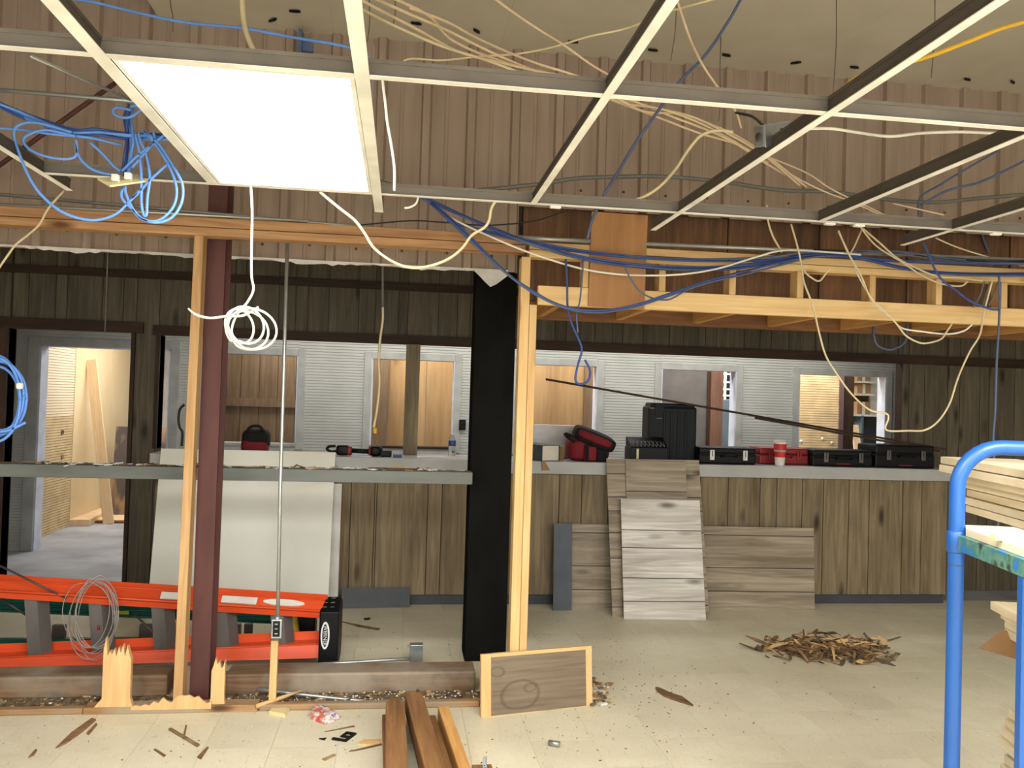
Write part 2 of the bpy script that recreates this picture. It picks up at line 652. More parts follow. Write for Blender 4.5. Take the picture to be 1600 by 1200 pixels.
def P3(pts, Y=None):
    return [at(p[0], p[1], p[2] if len(p) > 2 else Y) for p in pts]


def cable(label, pts, r, mat, Y=None, name='cable', cat='cable', group=None, parent=None, seg=6):
    mb = MB().tube(spline(P3(pts, Y), seg), r, 6)
    return obj(name, mb, mat, parent, label=label, cat=cat, group=group)


def jit(pts, a, rnd=RND):
    return [(p[0] + rnd.uniform(-a, a), p[1] + rnd.uniform(-a, a), *p[2:]) for p in pts]


ST = 'structure'

# ------------------------------------------------------------------ large structure: planes
Y_STUD, Y_SIDE, Y_FAC, Y_REAR = 4.40, 5.00, 7.10, 8.80
Y_CTR, Z_CTR = 6.60, 1.16
XL, XR, YB, YE = -5.0, 7.5, -4.0, 13.0

# floor: slab with the vinyl tiles one finds in view
fl = bx('floor', XL, XR, YB, 6.725, -0.10, -0.004, 'slab', kind=ST, label='beige vinyl tile floor of the gutted room', cat='floor')
TS = 0.3048
proto = None
cells = []
for i in range(-20, 30):
    for j in range(-14, 22):
        x, y = i * TS + 0.06, j * TS + 0.02
        cells.append((x, y))


def inview(x, y):
    if not (3.25 < y < 6.9):
        return False
    c = Vector((x + TS / 2, y + TS / 2, 0)) - CAM
    z = c.dot(_f)
    px = 800 + FPX * c.dot(_r) / z
    return -90 < px < 1690


seen = sorted([c for c in cells if inview(*c)], key=lambda c: c[1])[:298]
seen_set = set(seen)
tb = MB().box(0.0006, TS - 0.0006, 0.0006, TS - 0.0006, -0.004, 0.0)
for c in seen:
    T = Matrix.Translation((c[0], c[1], 0))
    if proto is None:
        proto = obj('tile', tb, 'vinyl', fl, T=T)
    else:
        share(proto, 'tile', T, fl)
rest = MB()
for c in cells:
    if c not in seen_set and c[0] > XL and c[0] + TS < XR and c[1] > YB and c[1] + TS < 6.80:
        rest.box(c[0] + 0.0006, c[0] + TS - 0.0006, c[1] + 0.0006, c[1] + TS - 0.0006, -0.004, 0)
obj('tile_field', rest, 'vinyl', fl, kind='stuff')

bx('floor_rear', XL, XR, 6.725, YE, -0.10, -0.002, 'concrete', kind=ST, label='bare grey concrete floor beyond the tiles and through the doorway', cat='floor')

# shell
bx('wall_left', XL - 0.1, XL, YB, YE, 0, 5.2, 'rearwall', kind=ST, label='side wall beyond the left edge of the room', cat='wall')
bx('wall_right', XR, XR + 0.1, YB, YE, 0, 5.2, 'rearwall', kind=ST, label='side wall beyond the right edge of the room', cat='wall')
bx('wall_back', XL, XR, YE, YE + 0.1, 0, 3.0, 'rearwall', kind=ST, label='farthest wall of the lit rear rooms', cat='wall')
wb = MB()
ops = [(-3.5, -1.1), (-0.2, 2.2), (3.1, 5.5)]
xs = [XL]
for a, b in ops:
    wb.box(xs[-1], a, YB - 0.1, YB, 0, 5.2)
    wb.box(a, b, YB - 0.1, YB, 0, 0.35)
    wb.box(a, b, YB - 0.1, YB, 2.55, 5.2)
    xs.append(b)
wb.box(xs[-1], XR, YB - 0.1, YB, 0, 5.2)
obj('wall_front', wb, 'rearwall', kind=ST, label='storefront wall behind the viewer', cat='wall')

# roof sheet over the front room, its left edge ending at X=-1.47
rf = thing('ceiling', (1, 2, 3.80), 'pale grey sheet underside of the lean-to roof', 'ceiling', kind=ST)
EDGE = -1.472
for k in range(9):
    x0 = EDGE + k * 1.0
    bx('roof_sheet', x0 + 0.0004, x0 + 0.9996, YB, 5.12, 3.80, 3.815, 'roof', rf)
for (px, py) in [(460, 14), (650, 33), (745, 45), (895, 62), (1020, 75), (1135, 83), (1243, 95), (1335, 102), (1512, 121), (1583, 125), (425, 28), (400, 70)]:
    p = atz(px, py, 3.8)
    a = RND.uniform(-0.9, 0.9)
    T = Matrix.Translation(p + Vector((0, 0, -0.012))) @ Matrix.Rotation(a, 4, 'Z')
    obj('clip', MB().prism([(-0.03, 0.0), (-0.02, 0.008), (0.012, 0.012), (0.034, 0.006), (0.02, -0.004)], -0.006, 0.006, 'xy'), 'black', rf, T=T)
bx('ceiling_high', XL, XR, YB, 5.1, 5.1, 5.2, 'siding', kind=ST, label='high dark deck above the left bay', cat='ceiling')
bx('ceiling_middle', XL, XR, 5.14, 8.8, 3.15, 3.25, 'darkwall', kind=ST, label='ceiling above the service counter', cat='ceiling')
bx('ceiling_rear', XL, XR, 8.8, YE, 2.85, 2.95, 'rearwall', kind=ST, label='ceiling of the rear rooms', cat='ceiling')

# ribbed metal siding of the old outside wall
sd = thing('wall_upper', (0.6, Y_SIDE, 2.43), 'tan ribbed metal siding above the opened wall', 'wall', kind=ST)
XSPLIT = at(812, 330, 5.0).x
PITCHX = 0.2725
X0R = at(868, 200, 5.0).x


def siding_sheet(xa, xb, z0, z1):
    """one ribbed sheet between xa and xb"""
    pts = [(xa, 0)]
    k = math.floor((xa - X0R) / PITCHX) - 1
    while X0R + k * PITCHX < xb:
        c = X0R + k * PITCHX
        for dx, dy in ((-0.006, 0), (0.004, -0.030), (0.046, -0.030), (0.060, 0), (0.135, 0), (0.143, -0.006), (0.155, -0.006), (0.163, 0)):
            if xa < c + dx < xb:
                pts.append((c + dx, dy))
        k += 1
    pts.append((xb, 0))
    mb = MB()
    n = len(pts)
    vs = [(x, Y_SIDE + 0.03 + y, z) for z in (z0, z1) for x, y in pts] + [(x, Y_SIDE + 0.036 + y, z) for z in (z0, z1) for x, y in pts]
    fs = [(i, i + 1, n + i + 1, n + i) for i in range(n - 1)] + [(2 * n + i, 2 * n + i + 1, 3 * n + i + 1, 3 * n + i) for i in range(n - 1)]
    fs += [(i, i + 1, 2 * n + i + 1, 2 * n + i) for i in range(n - 1)]
    mb.add(vs, fs)
    return mb


sheet_w = PITCHX * 4
k = 0
xa = X0R - 0.03 - sheet_w * 6
while xa < XR:
    xb = min(xa + sheet_w, XR)
    lo = max(xa, XL)
    for (a, b, zb) in ((lo, min(xb, XSPLIT), 2.425), (max(lo, XSPLIT), xb, 2.84)):
        if b - a > 0.03:
            zt = 5.1 if (a + b) / 2 < EDGE else 3.80
            if a < EDGE < b:
                obj('siding_panel', siding_sheet(a, EDGE, zb, 5.1), 'siding', sd)
                obj('siding_panel', siding_sheet(EDGE, b, zb, 3.80), 'siding', sd)
            else:
                obj('siding_panel', siding_sheet(a, b - 0.001, zb, zt), 'siding', sd)
    xa += sheet_w
sc_ = MB()
for i in range(30):
    x = -3.4 + i * PITCHX
    for dx in (0.10,):
        z = 2.53 if x < XSPLIT else 2.96
        sc_.lathe([(0.0, -0.006), (0.009, -0.005), (0.009, 0.0)], (0, 0, 0), 8, T=Matrix.Translation((x + dx, Y_SIDE + 0.028, z + RND.uniform(-0.01, 0.01))) @ Matrix.Rotation(-pi / 2, 4, 'X') @ Matrix.Rotation(pi, 4, 'X'))
obj('screws', sc_, 'dirt', sd, kind='stuff')
# torn white facing along the lower edge
ed = MB()
poly_t, poly_b = [], []
x = -3.2
while x < XSPLIT - 0.06:
    poly_t.append((x, 2.436))
    d = 0.010 + 0.008 * sin(x * 9) + RND.uniform(-0.006, 0.008)
    if x > 0.40:
        d += 0.10 * max(0, 1 - abs(x - 0.52) / 0.12)
    poly_b.append((x, 2.43 - max(0.004, d)))
    x += 0.035
n = len(poly_t)
vs = [(p[0], Y_SIDE - 0.006, p[1]) for p in poly_t] + [(p[0], Y_SIDE - 0.006 + RND.uniform(-0.008, 0.004), p[1]) for p in poly_b]
ed.add(vs, [(i, i + 1, n + i + 1, n + i) for i in range(n - 1)])
vs = [(p[0], Y_SIDE + 0.0, p[1]) for p in poly_t] + [(p[0], Y_SIDE + 0.0, p[1]) for p in poly_b]
ed.add(vs, [(i, i + 1, n + i + 1, n + i) for i in range(n - 1)])
obj('torn_edge', ed, 'white_edge', sd, label='ragged white facing torn along the lower edge')

# panelled partition over and beside the counter
fc = thing('wall_middle', (0, Y_FAC, 0), 'dark wood-plank panelled partition above the counter', 'wall', kind=ST)
ZT = 2.155          # underside band of the panelling over the opening
OPL0, OPL1 = at(15, 515, 7.1).x, at(207, 515, 7.1).x
OPC0, OPC1 = at(252, 515, 7.1).x, at(1411, 600, 7.1).x
x = XL
wid = [0.10, 0.17, 0.24, 0.13, 0.20, 0.09, 0.26, 0.15]
k = 0
while x < XR:
    wv = wid[k % 8] + RND.uniform(-0.015, 0.015)
    a, b = x + 0.003, min(x + wv, XR) - 0.003
    for (s0, s1, z0) in ((XL, OPL0, 0), (OPL0, OPL1, ZT), (OPL1, OPC0, 0), (OPC0, OPC1, ZT), (OPC1, XR, 0)):
        lo, hi = max(a, s0), min(b, s1)
        if hi - lo > 0.012:
            bx('plank', lo, hi, Y_FAC + RND.uniform(0, 0.002), Y_FAC + 0.012, z0, 3.15, 'pan_dark', fc)
    x += wv
    k += 1
for (s0, s1, z0) in ((XL, OPL0, 0), (OPL0, OPL1, ZT), (OPL1, OPC0, 0), (OPC0, OPC1, ZT), (OPC1, XR, 0)):
    bx('backing', s0, s1, Y_FAC + 0.008, Y_FAC + 0.12, z0, 3.15, 'trim_dark', fc)
bx('batten', XL, OPC1 + 0.6, Y_FAC - 0.02, Y_FAC, 2.545, 2.61, 'trim_dark', fc)

tr = thing('trim_1', (0, Y_FAC, 0), 'dark brown trim framing the panelled openings', 'trim', kind=ST)
bx('header_trim', OPC0 - 0.06, 6.6, Y_FAC - 0.025, Y_FAC - 0.002, 2.085, 2.165, 'trim_dark', tr)
bx('header_trim', OPL0 - 0.09, OPL1 + 0.09, Y_FAC - 0.025, Y_FAC - 0.002, 2.095, 2.185, 'trim_dark', tr)
bx('side_trim', OPL0 - 0.08, OPL0, Y_FAC - 0.025, Y_FAC + 0.13, 0, 2.095, 'trim_dark_z', tr)
bx('side_trim', OPL1, OPL1 + 0.03, Y_FAC - 0.025, Y_FAC + 0.13, 0, 2.095, 'trim_dark_z', tr)
bx('side_trim', OPC0 - 0.03, OPC0, Y_FAC - 0.025, Y_FAC + 0.13, Z_CTR, 2.085, 'trim_dark_z', tr)

# ribbed grey wall with the service windows and the doorway
rw = thing('wall_rear', (0, Y_REAR, 0), 'grey horizontally ribbed wall behind the counter', 'wall', kind=ST)


def ribbed(x0, x1, z0, z1, Y, pitch=0.030, dep=0.006, axis='x'):
    n = max(2, int((z1 - z0) / pitch))
    prof = []
    for i in range(n):
        z = z0 + (z1 - z0) * i / n
        h = (z1 - z0) / n
        prof += [(0, z), (0, z + h * 0.80), (dep, z + h * 0.82), (dep, z + h * 0.98)]
    prof.append((0, z1))
    mb = MB()
    m_ = len(prof)
    if axis == 'x':
        vs = [(x0, Y + d, z) for d, z in prof] + [(x1, Y + d, z) for d, z in prof]
    else:
        vs = [(Y - d, x0, z) for d, z in prof] + [(Y - d, x1, z) for d, z in prof]
    mb.add(vs, [(i, i + 1, m_ + i + 1, m_ + i) for i in range(m_ - 1)])
    if axis == 'x':
        mb.box(x0, x1, Y + 0.012, Y + 0.03, z0, z1)
    else:
        mb.box(Y - 0.03, Y - 0.012, x0, x1, z0, z1)
    return mb


WZ1 = 2.03
WZ0 = 1.10
wins = []
for a, b in ((346, 466), (581, 711), (811, 934), (1034, 1151), (1249, 1385)):
    wins.append((at(a, 570, 8.8).x, at(b, 570, 8.8).x))
DX0, DX1 = at(61, 600, 8.8).x, at(61, 600, 8.8).x + 1.25
xs = [(DX0, DX1, 0.0, 2.045)] + [(a, b, WZ0, WZ1) for a, b in wins]
cur = XL
for (a, b, z0, z1) in xs:
    obj('ribbed_panel', ribbed(cur, a, 0, 2.75, Y_REAR), 'ribbed', rw)
    obj('ribbed_panel', ribbed(a, b, z1, 2.75, Y_REAR), 'ribbed', rw)
    if z0 > 0:
        obj('ribbed_panel', ribbed(a, b, 0, z0, Y_REAR), 'ribbed', rw)
    cur = b
GR = at(1410, 600, 8.8).x + 0.6
obj('ribbed_panel', ribbed(cur, GR, 0, 2.75, Y_REAR), 'ribbed', rw)
for (a, b, z0, z1) in [(XL, DX0, 0, 2.85), (DX0, DX1, 2.045, 2.85), (DX1, wins[0][0], 0, 2.85)] + \
        [(wins[i][0], wins[i][1], z, zz) for i in range(5) for z, zz in ((0, WZ0), (WZ1, 2.85))] + \
        [(wins[i][1], wins[i + 1][0], 0, 2.85) for i in range(4)] + [(wins[4][1], XR, 0, 2.85)]:
    bx('core', a, b, Y_REAR + 0.03, Y_REAR + 0.13, z0, z1, 'ribframe', rw)
for i, (a, b) in enumerate(wins):
    wn = thing('window_%d' % (i + 1), ((a + b) / 2, Y_REAR, WZ0), 'service window opening number counted along the grey wall', 'window', kind=ST)
    wn['label'] = ['grey framed service window behind the maroon column, showing brown boards',
                   'grey framed service window showing tan plywood behind the panelled post',
                   'grey framed service window with bright right jamb above the white box',
                   'service window behind the tall dark tool case, with a red-brown post inside',
                   'service window showing a bright tan ribbed wall and shelves'][i]
    fw = 0.075
    for (x0, x1, z0, z1) in ((a - fw, a, WZ0 - 0.04, WZ1 + fw), (b, b + fw, WZ0 - 0.04, WZ1 + fw), (a, b, WZ1, WZ1 + fw), (a, b, WZ0 - 0.06, WZ0)):
        bx('frame', x0, x1, Y_REAR - 0.012, Y_REAR, z0, z1, 'ribframe', wn, bev=0.003)
    bx('jamb', b - 0.012, b + 0.001, Y_REAR - 0.010, Y_REAR + 0.15, WZ0, WZ1, 'jamb', wn)
    bx('jamb', a - 0.001, a + 0.012, Y_REAR - 0.010, Y_REAR + 0.15, WZ0, WZ1, 'jamb', wn)
    bx('sill', a, b, Y_REAR - 0.02, Y_REAR + 0.15, WZ0 - 0.004, WZ0 + 0.02, 'trim_dark' if i == 1 else 'ribframe', wn)
dn = thing('door_1', ((DX0 + DX1) / 2, Y_REAR, 0), 'open doorway with bright white jamb into the tan room', 'doorway', kind=ST)
bx('frame', DX0 - 0.11, DX0, Y_REAR - 0.014, Y_REAR, 0, 2.13, 'ribframe', dn, bev=0.003)
bx('frame', DX0, DX1, Y_REAR - 0.014, Y_REAR, 2.045, 2.13, 'ribframe', dn, bev=0.003)
bx('frame', DX1, DX1 + 0.09, Y_REAR - 0.014, Y_REAR, 0, 2.13, 'ribframe', dn, bev=0.003)
bx('jamb', DX0 - 0.002, DX0 + 0.016, Y_REAR - 0.012, Y_REAR + 0.16, 0, 2.045, 'jamb', dn)
bx('jamb', DX1 - 0.016, DX1 + 0.002, Y_REAR - 0.012, Y_REAR + 0.16, 0, 2.045, 'jamb', dn)
bx('jamb', DX0, DX1, Y_REAR - 0.012, Y_REAR + 0.16, 2.036, 2.05, 'jamb', dn)

# rear rooms
lw = thing('wall_tan', (-3.84, 10, 0), 'bright tan wall of the room beyond the doorway', 'wall', kind=ST)
obj('ribbed_panel', ribbed(8.96, 10.36, 1.30, 2.85, -3.834, dep=0.011, axis='y'), 'tan_rib', lw)
obj('ribbed_panel', ribbed(8.96, 10.36, 0.0, 1.30, -3.834, dep=0.011, axis='y'), 'tan_rib_low', lw)
bx('plywood_panel', -3.85, -3.83, 10.365, 11.6, 0, 2.85, 'tan_ply', lw)
bx('plywood_panel', -3.85, -3.83, 11.605, YE, 0, 2.85, 'tan_ply', lw)
bx('wall_rear_partition', -2.28, -2.18, 8.95, YE, 0, 2.85, 'darkwall', kind=ST, label='partition between the two rear rooms', cat='wall')
bx('wall_rear_partition', 2.45, 2.55, 9.62, YE, 0, 2.85, 'darkwall', kind=ST, label='partition left of the storage room', cat='wall')

# ------------------------------------------------------------------ counter
ct = thing('service_counter', (1.4, Y_CTR, 0), 'long service counter fronted with vertical wood-look planks', 'counter')
CX0, CX1 = at(243, 720, 6.6).x, at(1478, 740, 6.6).x + 0.02
x = CX0
k = 3
cuts = [at(px, 800, 6.6).x for px in (585, 668, 690, 737, 828, 873, 908, 950, 1045, 1093, 1137, 1187, 1213, 1253, 1286, 1326, 1358, 1410, 1440, 1478)]
while x < cuts[0] - 0.1:
    x += wid[k % 8]
    cuts.append(x)
    k += 1
cuts = sorted(set([CX0] + [c for c in cuts if CX0 + 0.02 < c < CX1 - 0.02] + [CX1]))
for a, b in zip(cuts[:-1], cuts[1:]):
    if b - a > 0.012:
        bx('plank', a + 0.0035, b - 0.0035, Y_CTR, Y_CTR + 0.012, 0.085, Z_CTR - 0.10, 'pan_z', ct)
bx('carcass', CX0, CX1, Y_CTR + 0.008, Y_CTR + 0.46, 0.085, Z_CTR - 0.10, 'trim_dark', ct)
bx('toe_kick', CX0, CX1, Y_CTR + 0.03, Y_CTR + 0.5, 0.0, 0.085, 'base', ct, label='grey vinyl base along the foot of the counter')
bx('countertop', CX0 - 0.03, CX1 + 0.03, Y_CTR - 0.05, Y_CTR + 0.48, Z_CTR - 0.10, Z_CTR, 'counter', ct, bev=0.004, label='grey laminate countertop')
# post between counter and panelling
pa, pb = at(633, 600, 7.0).x, at(655, 600, 7.0).x
bx('post', pa, pb, 6.965, 7.07, Z_CTR, 2.085, 'pan_z', bev=0.003, label='wood-panelled post standing on the countertop', cat='post')

# ------------------------------------------------------------------ stud wall and header
YF = Y_STUD


def stick(name, x0, x1, z0, z1, mat, label, cat='stud', y0=YF, y1=YF + 0.09, group=None, bev=0.003):
    return bx(name, x0, x1, y0, y1, z0, z1, mat, bev=bev, label=label, cat=cat, group=group)


# left stud leans a little, so it is built between its measured ends
def lean_stick(name, pt, pb, wd, dep, mat, label, cat, Yt, Yb):
    a, b = at(pb[0], pb[1], Yb), at(pt[0], pt[1], Yt)
    x = Vector((1, 0, 0))
    z = (b - a).normalized()
    x = (x - z * x.dot(z)).normalized()
    y = z.cross(x)
    T = Matrix((x, y, z)).transposed().to_4x4()
    T.translation = a
    return obj(name, MB().box(-wd / 2, wd / 2, 0, dep, 0, (b - a).length), mat, T=T, label=label, cat=cat, bev=0.003)


lean_stick('wall_stud', (311, 362), (277, 1097), 0.046, 0.085, 'old_pine_z', 'pale yellow pine stud standing against the maroon steel column', 'stud', YF + 0.01, YF + 0.03)
stick('king_stud', at(803, 800, YF).x, at(817.5, 800, YF).x, 0.042, 2.42, 'pine_z', 'tall pine stud right beside the black column, reaching the top plate')
stick('jack_stud', at(818, 800, YF).x, at(829.5, 800, YF).x, 0.042, 2.163, 'pine_z', 'shorter pine stud carrying the left end of the header')
XK = at(803, 800, YF).x
# top plates
bx('top_plate', -3.0, XK + 0.12, YF, YF + 0.09, 2.485, 2.535, 'old_pine_x', bev=0.004, label='upper of the two long reddish plates over the left bay', cat='plate')
bx('top_plate', -3.0, XK + 0.02, YF - 0.004, YF + 0.092, 2.44, 2.482, 'old_pine_x', bev=0.004, label='lower golden plate over the left bay, splintered beneath', cat='plate')
XJ = at(829.5, 800, YF).x
bx('header_plate', XJ - 0.05, 5.4, YF, YF + 0.09, 2.462, 2.502, 'pine_x', bev=0.003, label='upper plate of the yellow header over the wide opening', cat='plate')
bx('header_plate', XJ - 0.05, 5.4, YF, YF + 0.09, 2.420, 2.459, 'pine_x', bev=0.003, label='lower plate of the pair above the cripple studs of the header', cat='plate')
bx('header_chord', XK + 0.095, 5.4, YF - 0.002, YF + 0.038, 2.165, 2.268, 'pine_x', bev=0.003, label='bright yellow bottom board of the header over the wide opening', cat='board')
crip = [(1035, 'first'), (1145, 'second'), (1251, 'third'), (1364, 'fourth'), (1468, 'fifth'), (1570, 'sixth')]
for px, nm in crip:
    c = at(px, 440, YF).x
    stick('cripple_stud', c - 0.019, c + 0.019, 2.2675 if False else 2.269, 2.419, 'pine_z', nm + ' short cripple stud right of the plywood gusset, inside the header')
c = at(915, 440, YF).x
stick('cripple_stud', c - 0.016, c + 0.016, 2.269, 2.419, 'pine_z', 'short cripple stud at the left edge of the plywood gusset')
# plywood gusset
ga, gb = at(924, 400, YF - 0.02), at(1008, 400, YF - 0.02)
T, W_, H_ = frame3(at(919, 478, YF - 0.016), at(1007, 483, YF - 0.016), at(922, 330, YF - 0.016))
obj('plywood_gusset', MB().box(0, W_, 0, 0.012, 0, H_), 'ply', T=T, bev=0.002, label='square plywood patch nailed over the header left of centre', cat='plywood')
# soffit box behind the header
YL = 5.06
bx('soffit_ledger', XK + 0.15, 5.4, YL, YL + 0.038, 2.150, 2.26, 'brown_x', bev=0.003, label='brown ledger board behind the yellow header', cat='board')
x = XK + 0.10
k = 0
wds = [0.30, 0.36, 0.26, 0.42, 0.33]
sb = thing('soffit_boarding', (x, YL + 0.045, 2.15), 'dark brown boarded back of the space above the header', 'boarding')
while x < 5.4:
    w_ = wds[k % 5]
    y_ = YL + 0.042 + (0.012 if k % 2 else 0)
    bx('board', x + 0.002, x + w_ - 0.002, y_, y_ + 0.014, 2.165, 2.86, 'brown_ply', sb)
    x += w_
    k += 1
bx('backing', XK + 0.10, 5.4, YL + 0.070, YL + 0.082, 2.16, 2.88, 'trim_dark', sb)
ords = ['first', 'second', 'third', 'fourth', 'fifth', 'sixth', 'seventh', 'eighth', 'ninth']
for k in range(9):
    x = XK + 0.20 + k * 0.50
    bx('soffit_joist', x, x + 0.038, YF + 0.041, YL - 0.002, 2.166, 2.255, 'pine_y', bev=0.002, label='%s brown joist from the left under the header, running back to the ledger' % ords[k], cat='joist')
for k, (px, w_) in enumerate(((1172, 0.06), (1330, 0.05))):
    pass

# steel columns
ca, cb = at(312, 700, 4.58).x, at(350, 700, 4.58).x
hc = thing('steel_column', ((ca + cb) / 2, 4.66, 0), 'maroon steel column standing beside the pine stud on the left', 'column')
TL_ = at(326, 380, 4.55) - at(303, 1085, 4.55)


def lean_col(px_top, px_bot, Y, wd, dep, mat, name, parent, ztop):
    a, b = atz(px_bot[0], px_bot[1], 0.0), None
    a = at(px_bot[0], px_bot[1], Y)
    b = at(px_top[0], px_top[1], Y)
    d = (b - a)
    d /= d.z
    mb = MB()
    vs = []
    for z in (0.0, ztop):
        c = a + d * (z - a.z)
        vs += [(c.x, Y, z), (c.x + wd, Y, z), (c.x, Y + dep, z), (c.x + wd, Y + dep, z)]
    mb.add(vs, [(0, 2, 3, 1), (4, 5, 7, 6), (0, 1, 5, 4), (1, 3, 7, 5), (3, 2, 6, 7), (2, 0, 4, 6)])
    return obj(name, mb, mat, parent)


W1 = at(346, 700, 4.53).x - at(316, 700, 4.53).x
lean_col((322, 400), (296, 1080), 4.525, W1, 0.010, 'maroon', 'flange', hc, 2.76)
lean_col((345, 400), (318, 1080), 4.535, 0.010, 0.085, 'maroon', 'web', hc, 2.76)
lean_col((326, 400), (299, 1080), 4.62, W1 + 0.02, 0.010, 'maroon', 'flange', hc, 2.76)
bc0, bc1 = at(736, 700, 5.2).x, at(800, 700, 5.2).x
bc = thing('black_column', ((bc0 + bc1) / 2, 5.3, 0), 'wide black-painted steel column under the siding, left of the pine studs', 'column')
bx('flange', bc0, bc1, 5.20, 5.215, 0.012, 3.1, 'blacksteel', bc, bev=0.003)
bx('web', (bc0 + bc1) / 2 - 0.006, (bc0 + bc1) / 2 + 0.006, 5.215, 5.42, 0.012, 3.1, 'blacksteel', bc)
bx('flange', bc0, bc1, 5.42, 5.435, 0.012, 3.1, 'blacksteel', bc, bev=0.003)
bx('base_plate', bc0 + 0.001, bc1 - 0.001, 5.202, 5.433, 0.0, 0.012, 'blacksteel', bc)

# grey rail between the columns
rl = thing('painted_rail', (-1.2, 5.08, 1.115), 'long grey painted rail running left from the black column', 'rail')
bx('board', -3.4, bc0 + 0.005, 5.085, 5.20, 1.118, 1.192, 'greypaint', rl, bev=0.003)
bx('ledge', -3.4, bc0, 5.20, 5.30, 1.150, 1.186, 'dirtywood', rl)
bx('support', -3.45, -3.36, 5.08, 5.30, 0.0, 1.19, 'greypaint', rl)
db = MB()
for k in range(150):
    x = RND.uniform(-2.4, bc0 - 0.05)
    y = RND.uniform(5.10, 5.27)
    T = Matrix.Translation((x, y, 1.194 if y < 5.2 else 1.188)) @ Matrix.Rotation(RND.uniform(0, 6), 4, 'Z') @ Matrix.Rotation(RND.uniform(-0.2, 0.2), 4, 'Y')
    L = RND.choice([0.012, 0.016, 0.03, 0.06])
    db.box(-L, L, -0.005, 0.005, 0, 0.005, 0 if RND.random() < 0.5 else (1 if RND.random() < 0.5 else 2), T)
obj('rail_litter', db, ['bits', 'chip', 'dirt'], label='wood crumbs and white bits lying along the grey rail', cat='litter', kind='stuff')
for (pxa, pxb, py, w_) in ((610, 640, 729, 0.02), (575, 655, 731.5, 0.022)):
    a, b = atz(pxa, py, 1.1935), atz(pxb, py + 2, 1.1935)
    T = Matrix.Translation((a + b) / 2) @ Matrix.Rotation(math.atan2((b - a).y, (b - a).x), 4, 'Z')
    L = (b - a).length / 2
    obj('wood_strip', MB().prism([(-L, -0.004), (-L * 0.6, w_ / 2), (L, 0.002), (L * 0.7, -w_ / 2)], 0, 0.006, 'xy'), 'split_z' if w_ < 0.021 else 'bark', T=T, label='pale sliver lying on the rail near the black column' if w_ < 0.021 else 'long brown splinter lying on the rail under the paler sliver', cat='splinter')

# ------------------------------------------------------------------ floor timbers of the torn-out wall
YS0, YS1 = 4.425, 4.515
bx('bottom_plate', -3.0, at(128, 1115, YS0).x, YS0 + 0.005, YS0 + 0.05, 0, 0.032, 'dirtywood', bev=0.006, label='weathered floor plate at the far left, chewed along its edge', cat='plate')
bx('bottom_plate', at(129, 1115, YS0).x, at(402, 1115, YS0).x, YS0, YS1, 0, 0.036, 'dirtywood', bev=0.004, label='floor plate under the splintered stud stubs', cat='plate')
bx('bottom_plate', at(404, 1110, YS0).x, at(750, 1108, YS0).x, YS0 + 0.004, YS0 + 0.052, 0, 0.034, 'dirtywood', bev=0.008, label='rotten floor plate running behind the brown timbers to the stained board', cat='plate')
bx('floor_beam', -3.2, at(262, 1060, 4.66).x, 4.655, 4.84, 0.0, 0.118, 'oldwood', bev=0.012, label='old weathered floor beam left of the maroon column', cat='beam')
bx('floor_beam', at(352, 1060, 4.66).x, bc0 + 0.02, 4.655, 4.84, 0.0, 0.118, 'oldwood', bev=0.012, label='old weathered floor beam between the maroon and black columns', cat='beam')


def splinter_board(name, x0, x1, Y, dep, zb, zt, teeth, label, cat='stud stub', mat='split_z', flare=0.0):
    """board with a jagged broken top: teeth = relative heights"""
    n = len(teeth) - 1
    top = [(x1 - (x1 - x0) * i / n, zb + (zt - zb) * teeth[n - i]) for i in range(n + 1)]
    poly = [(x0 - flare, zb), (x1 + flare * 0.4, zb)] + top
    mb = MB()
    m_ = len(poly)
    # fan of quads between base line and teeth so that the shape stays valid
    vs, fs = [], []
    for i in range(n + 1):
        x, z = top[n - i]
        fx = x0 - flare + (x1 - x0 + flare * 1.4) * i / n
        for y in (Y, Y + dep):
            vs += [(fx, y, zb), (x, y, zb + (zt - zb) * 0.12), (x, y, z)]
    for i in range(n):
        a, b = i * 6, (i + 1) * 6
        for o_ in (0, 1):
            fs.append((a + o_, b + o_, b + o_ + 1, a + o_ + 1))
            fs.append((a + 3 + o_, b + 3 + o_, b + 4 + o_, a + 4 + o_))
        fs.append((a + 2, b + 2, b + 5, a + 5))
        fs.append((a, b, b + 3, a + 3))
    for o_ in (0, 1):
        fs.append((o_, o_ + 1, o_ + 4, o_ + 3))
        q = n * 6
        fs.append((q + o_, q + o_ + 1, q + o_ + 4, q + o_ + 3))
    mb.add(vs, fs)
    return obj(name, mb, mat, label=label, cat=cat)


pz = lambda px, py, Y=YS0: at(px, py, Y)
splinter_board('broken_stud', pz(160, 1050).x, pz(204, 1050).x, YS0 + 0.004, 0.03, 0.036, pz(160, 994).z,
               [0.80, 0.98, 0.72, 0.79, 0.74, 0.82, 0.70, 0.84, 0.76, 0.88, 0.70, 0.86, 0.74, 0.66], 'broad broken stud stub with a jagged splintered top, leftmost on the floor plate', flare=0.035)
splinter_board('broken_stud', pz(328, 1080).x, pz(349, 1080).x, YS0 + 0.02, 0.03, 0.036, pz(340, 1030).z,
               [0.72, 0.84, 1.0, 0.86, 0.93, 0.78, 0.80, 0.96], 'narrow splintered stud stub just right of the maroon column', flare=0.012)
splinter_board('torn_wood', pz(205, 1100).x, pz(330, 1100).x, YS0 - 0.002, 0.012, 0.02, pz(300, 1086).z,
               [0.2, 0.35, 0.25, 0.4, 0.3, 0.6, 0.45, 0.85, 0.6, 0.5, 0.9, 1.0, 0.95, 1.0, 0.8, 0.9, 0.6, 0.4, 0.5], 'low ragged strip of torn yellow wood at the foot of the maroon column', cat='splinter')
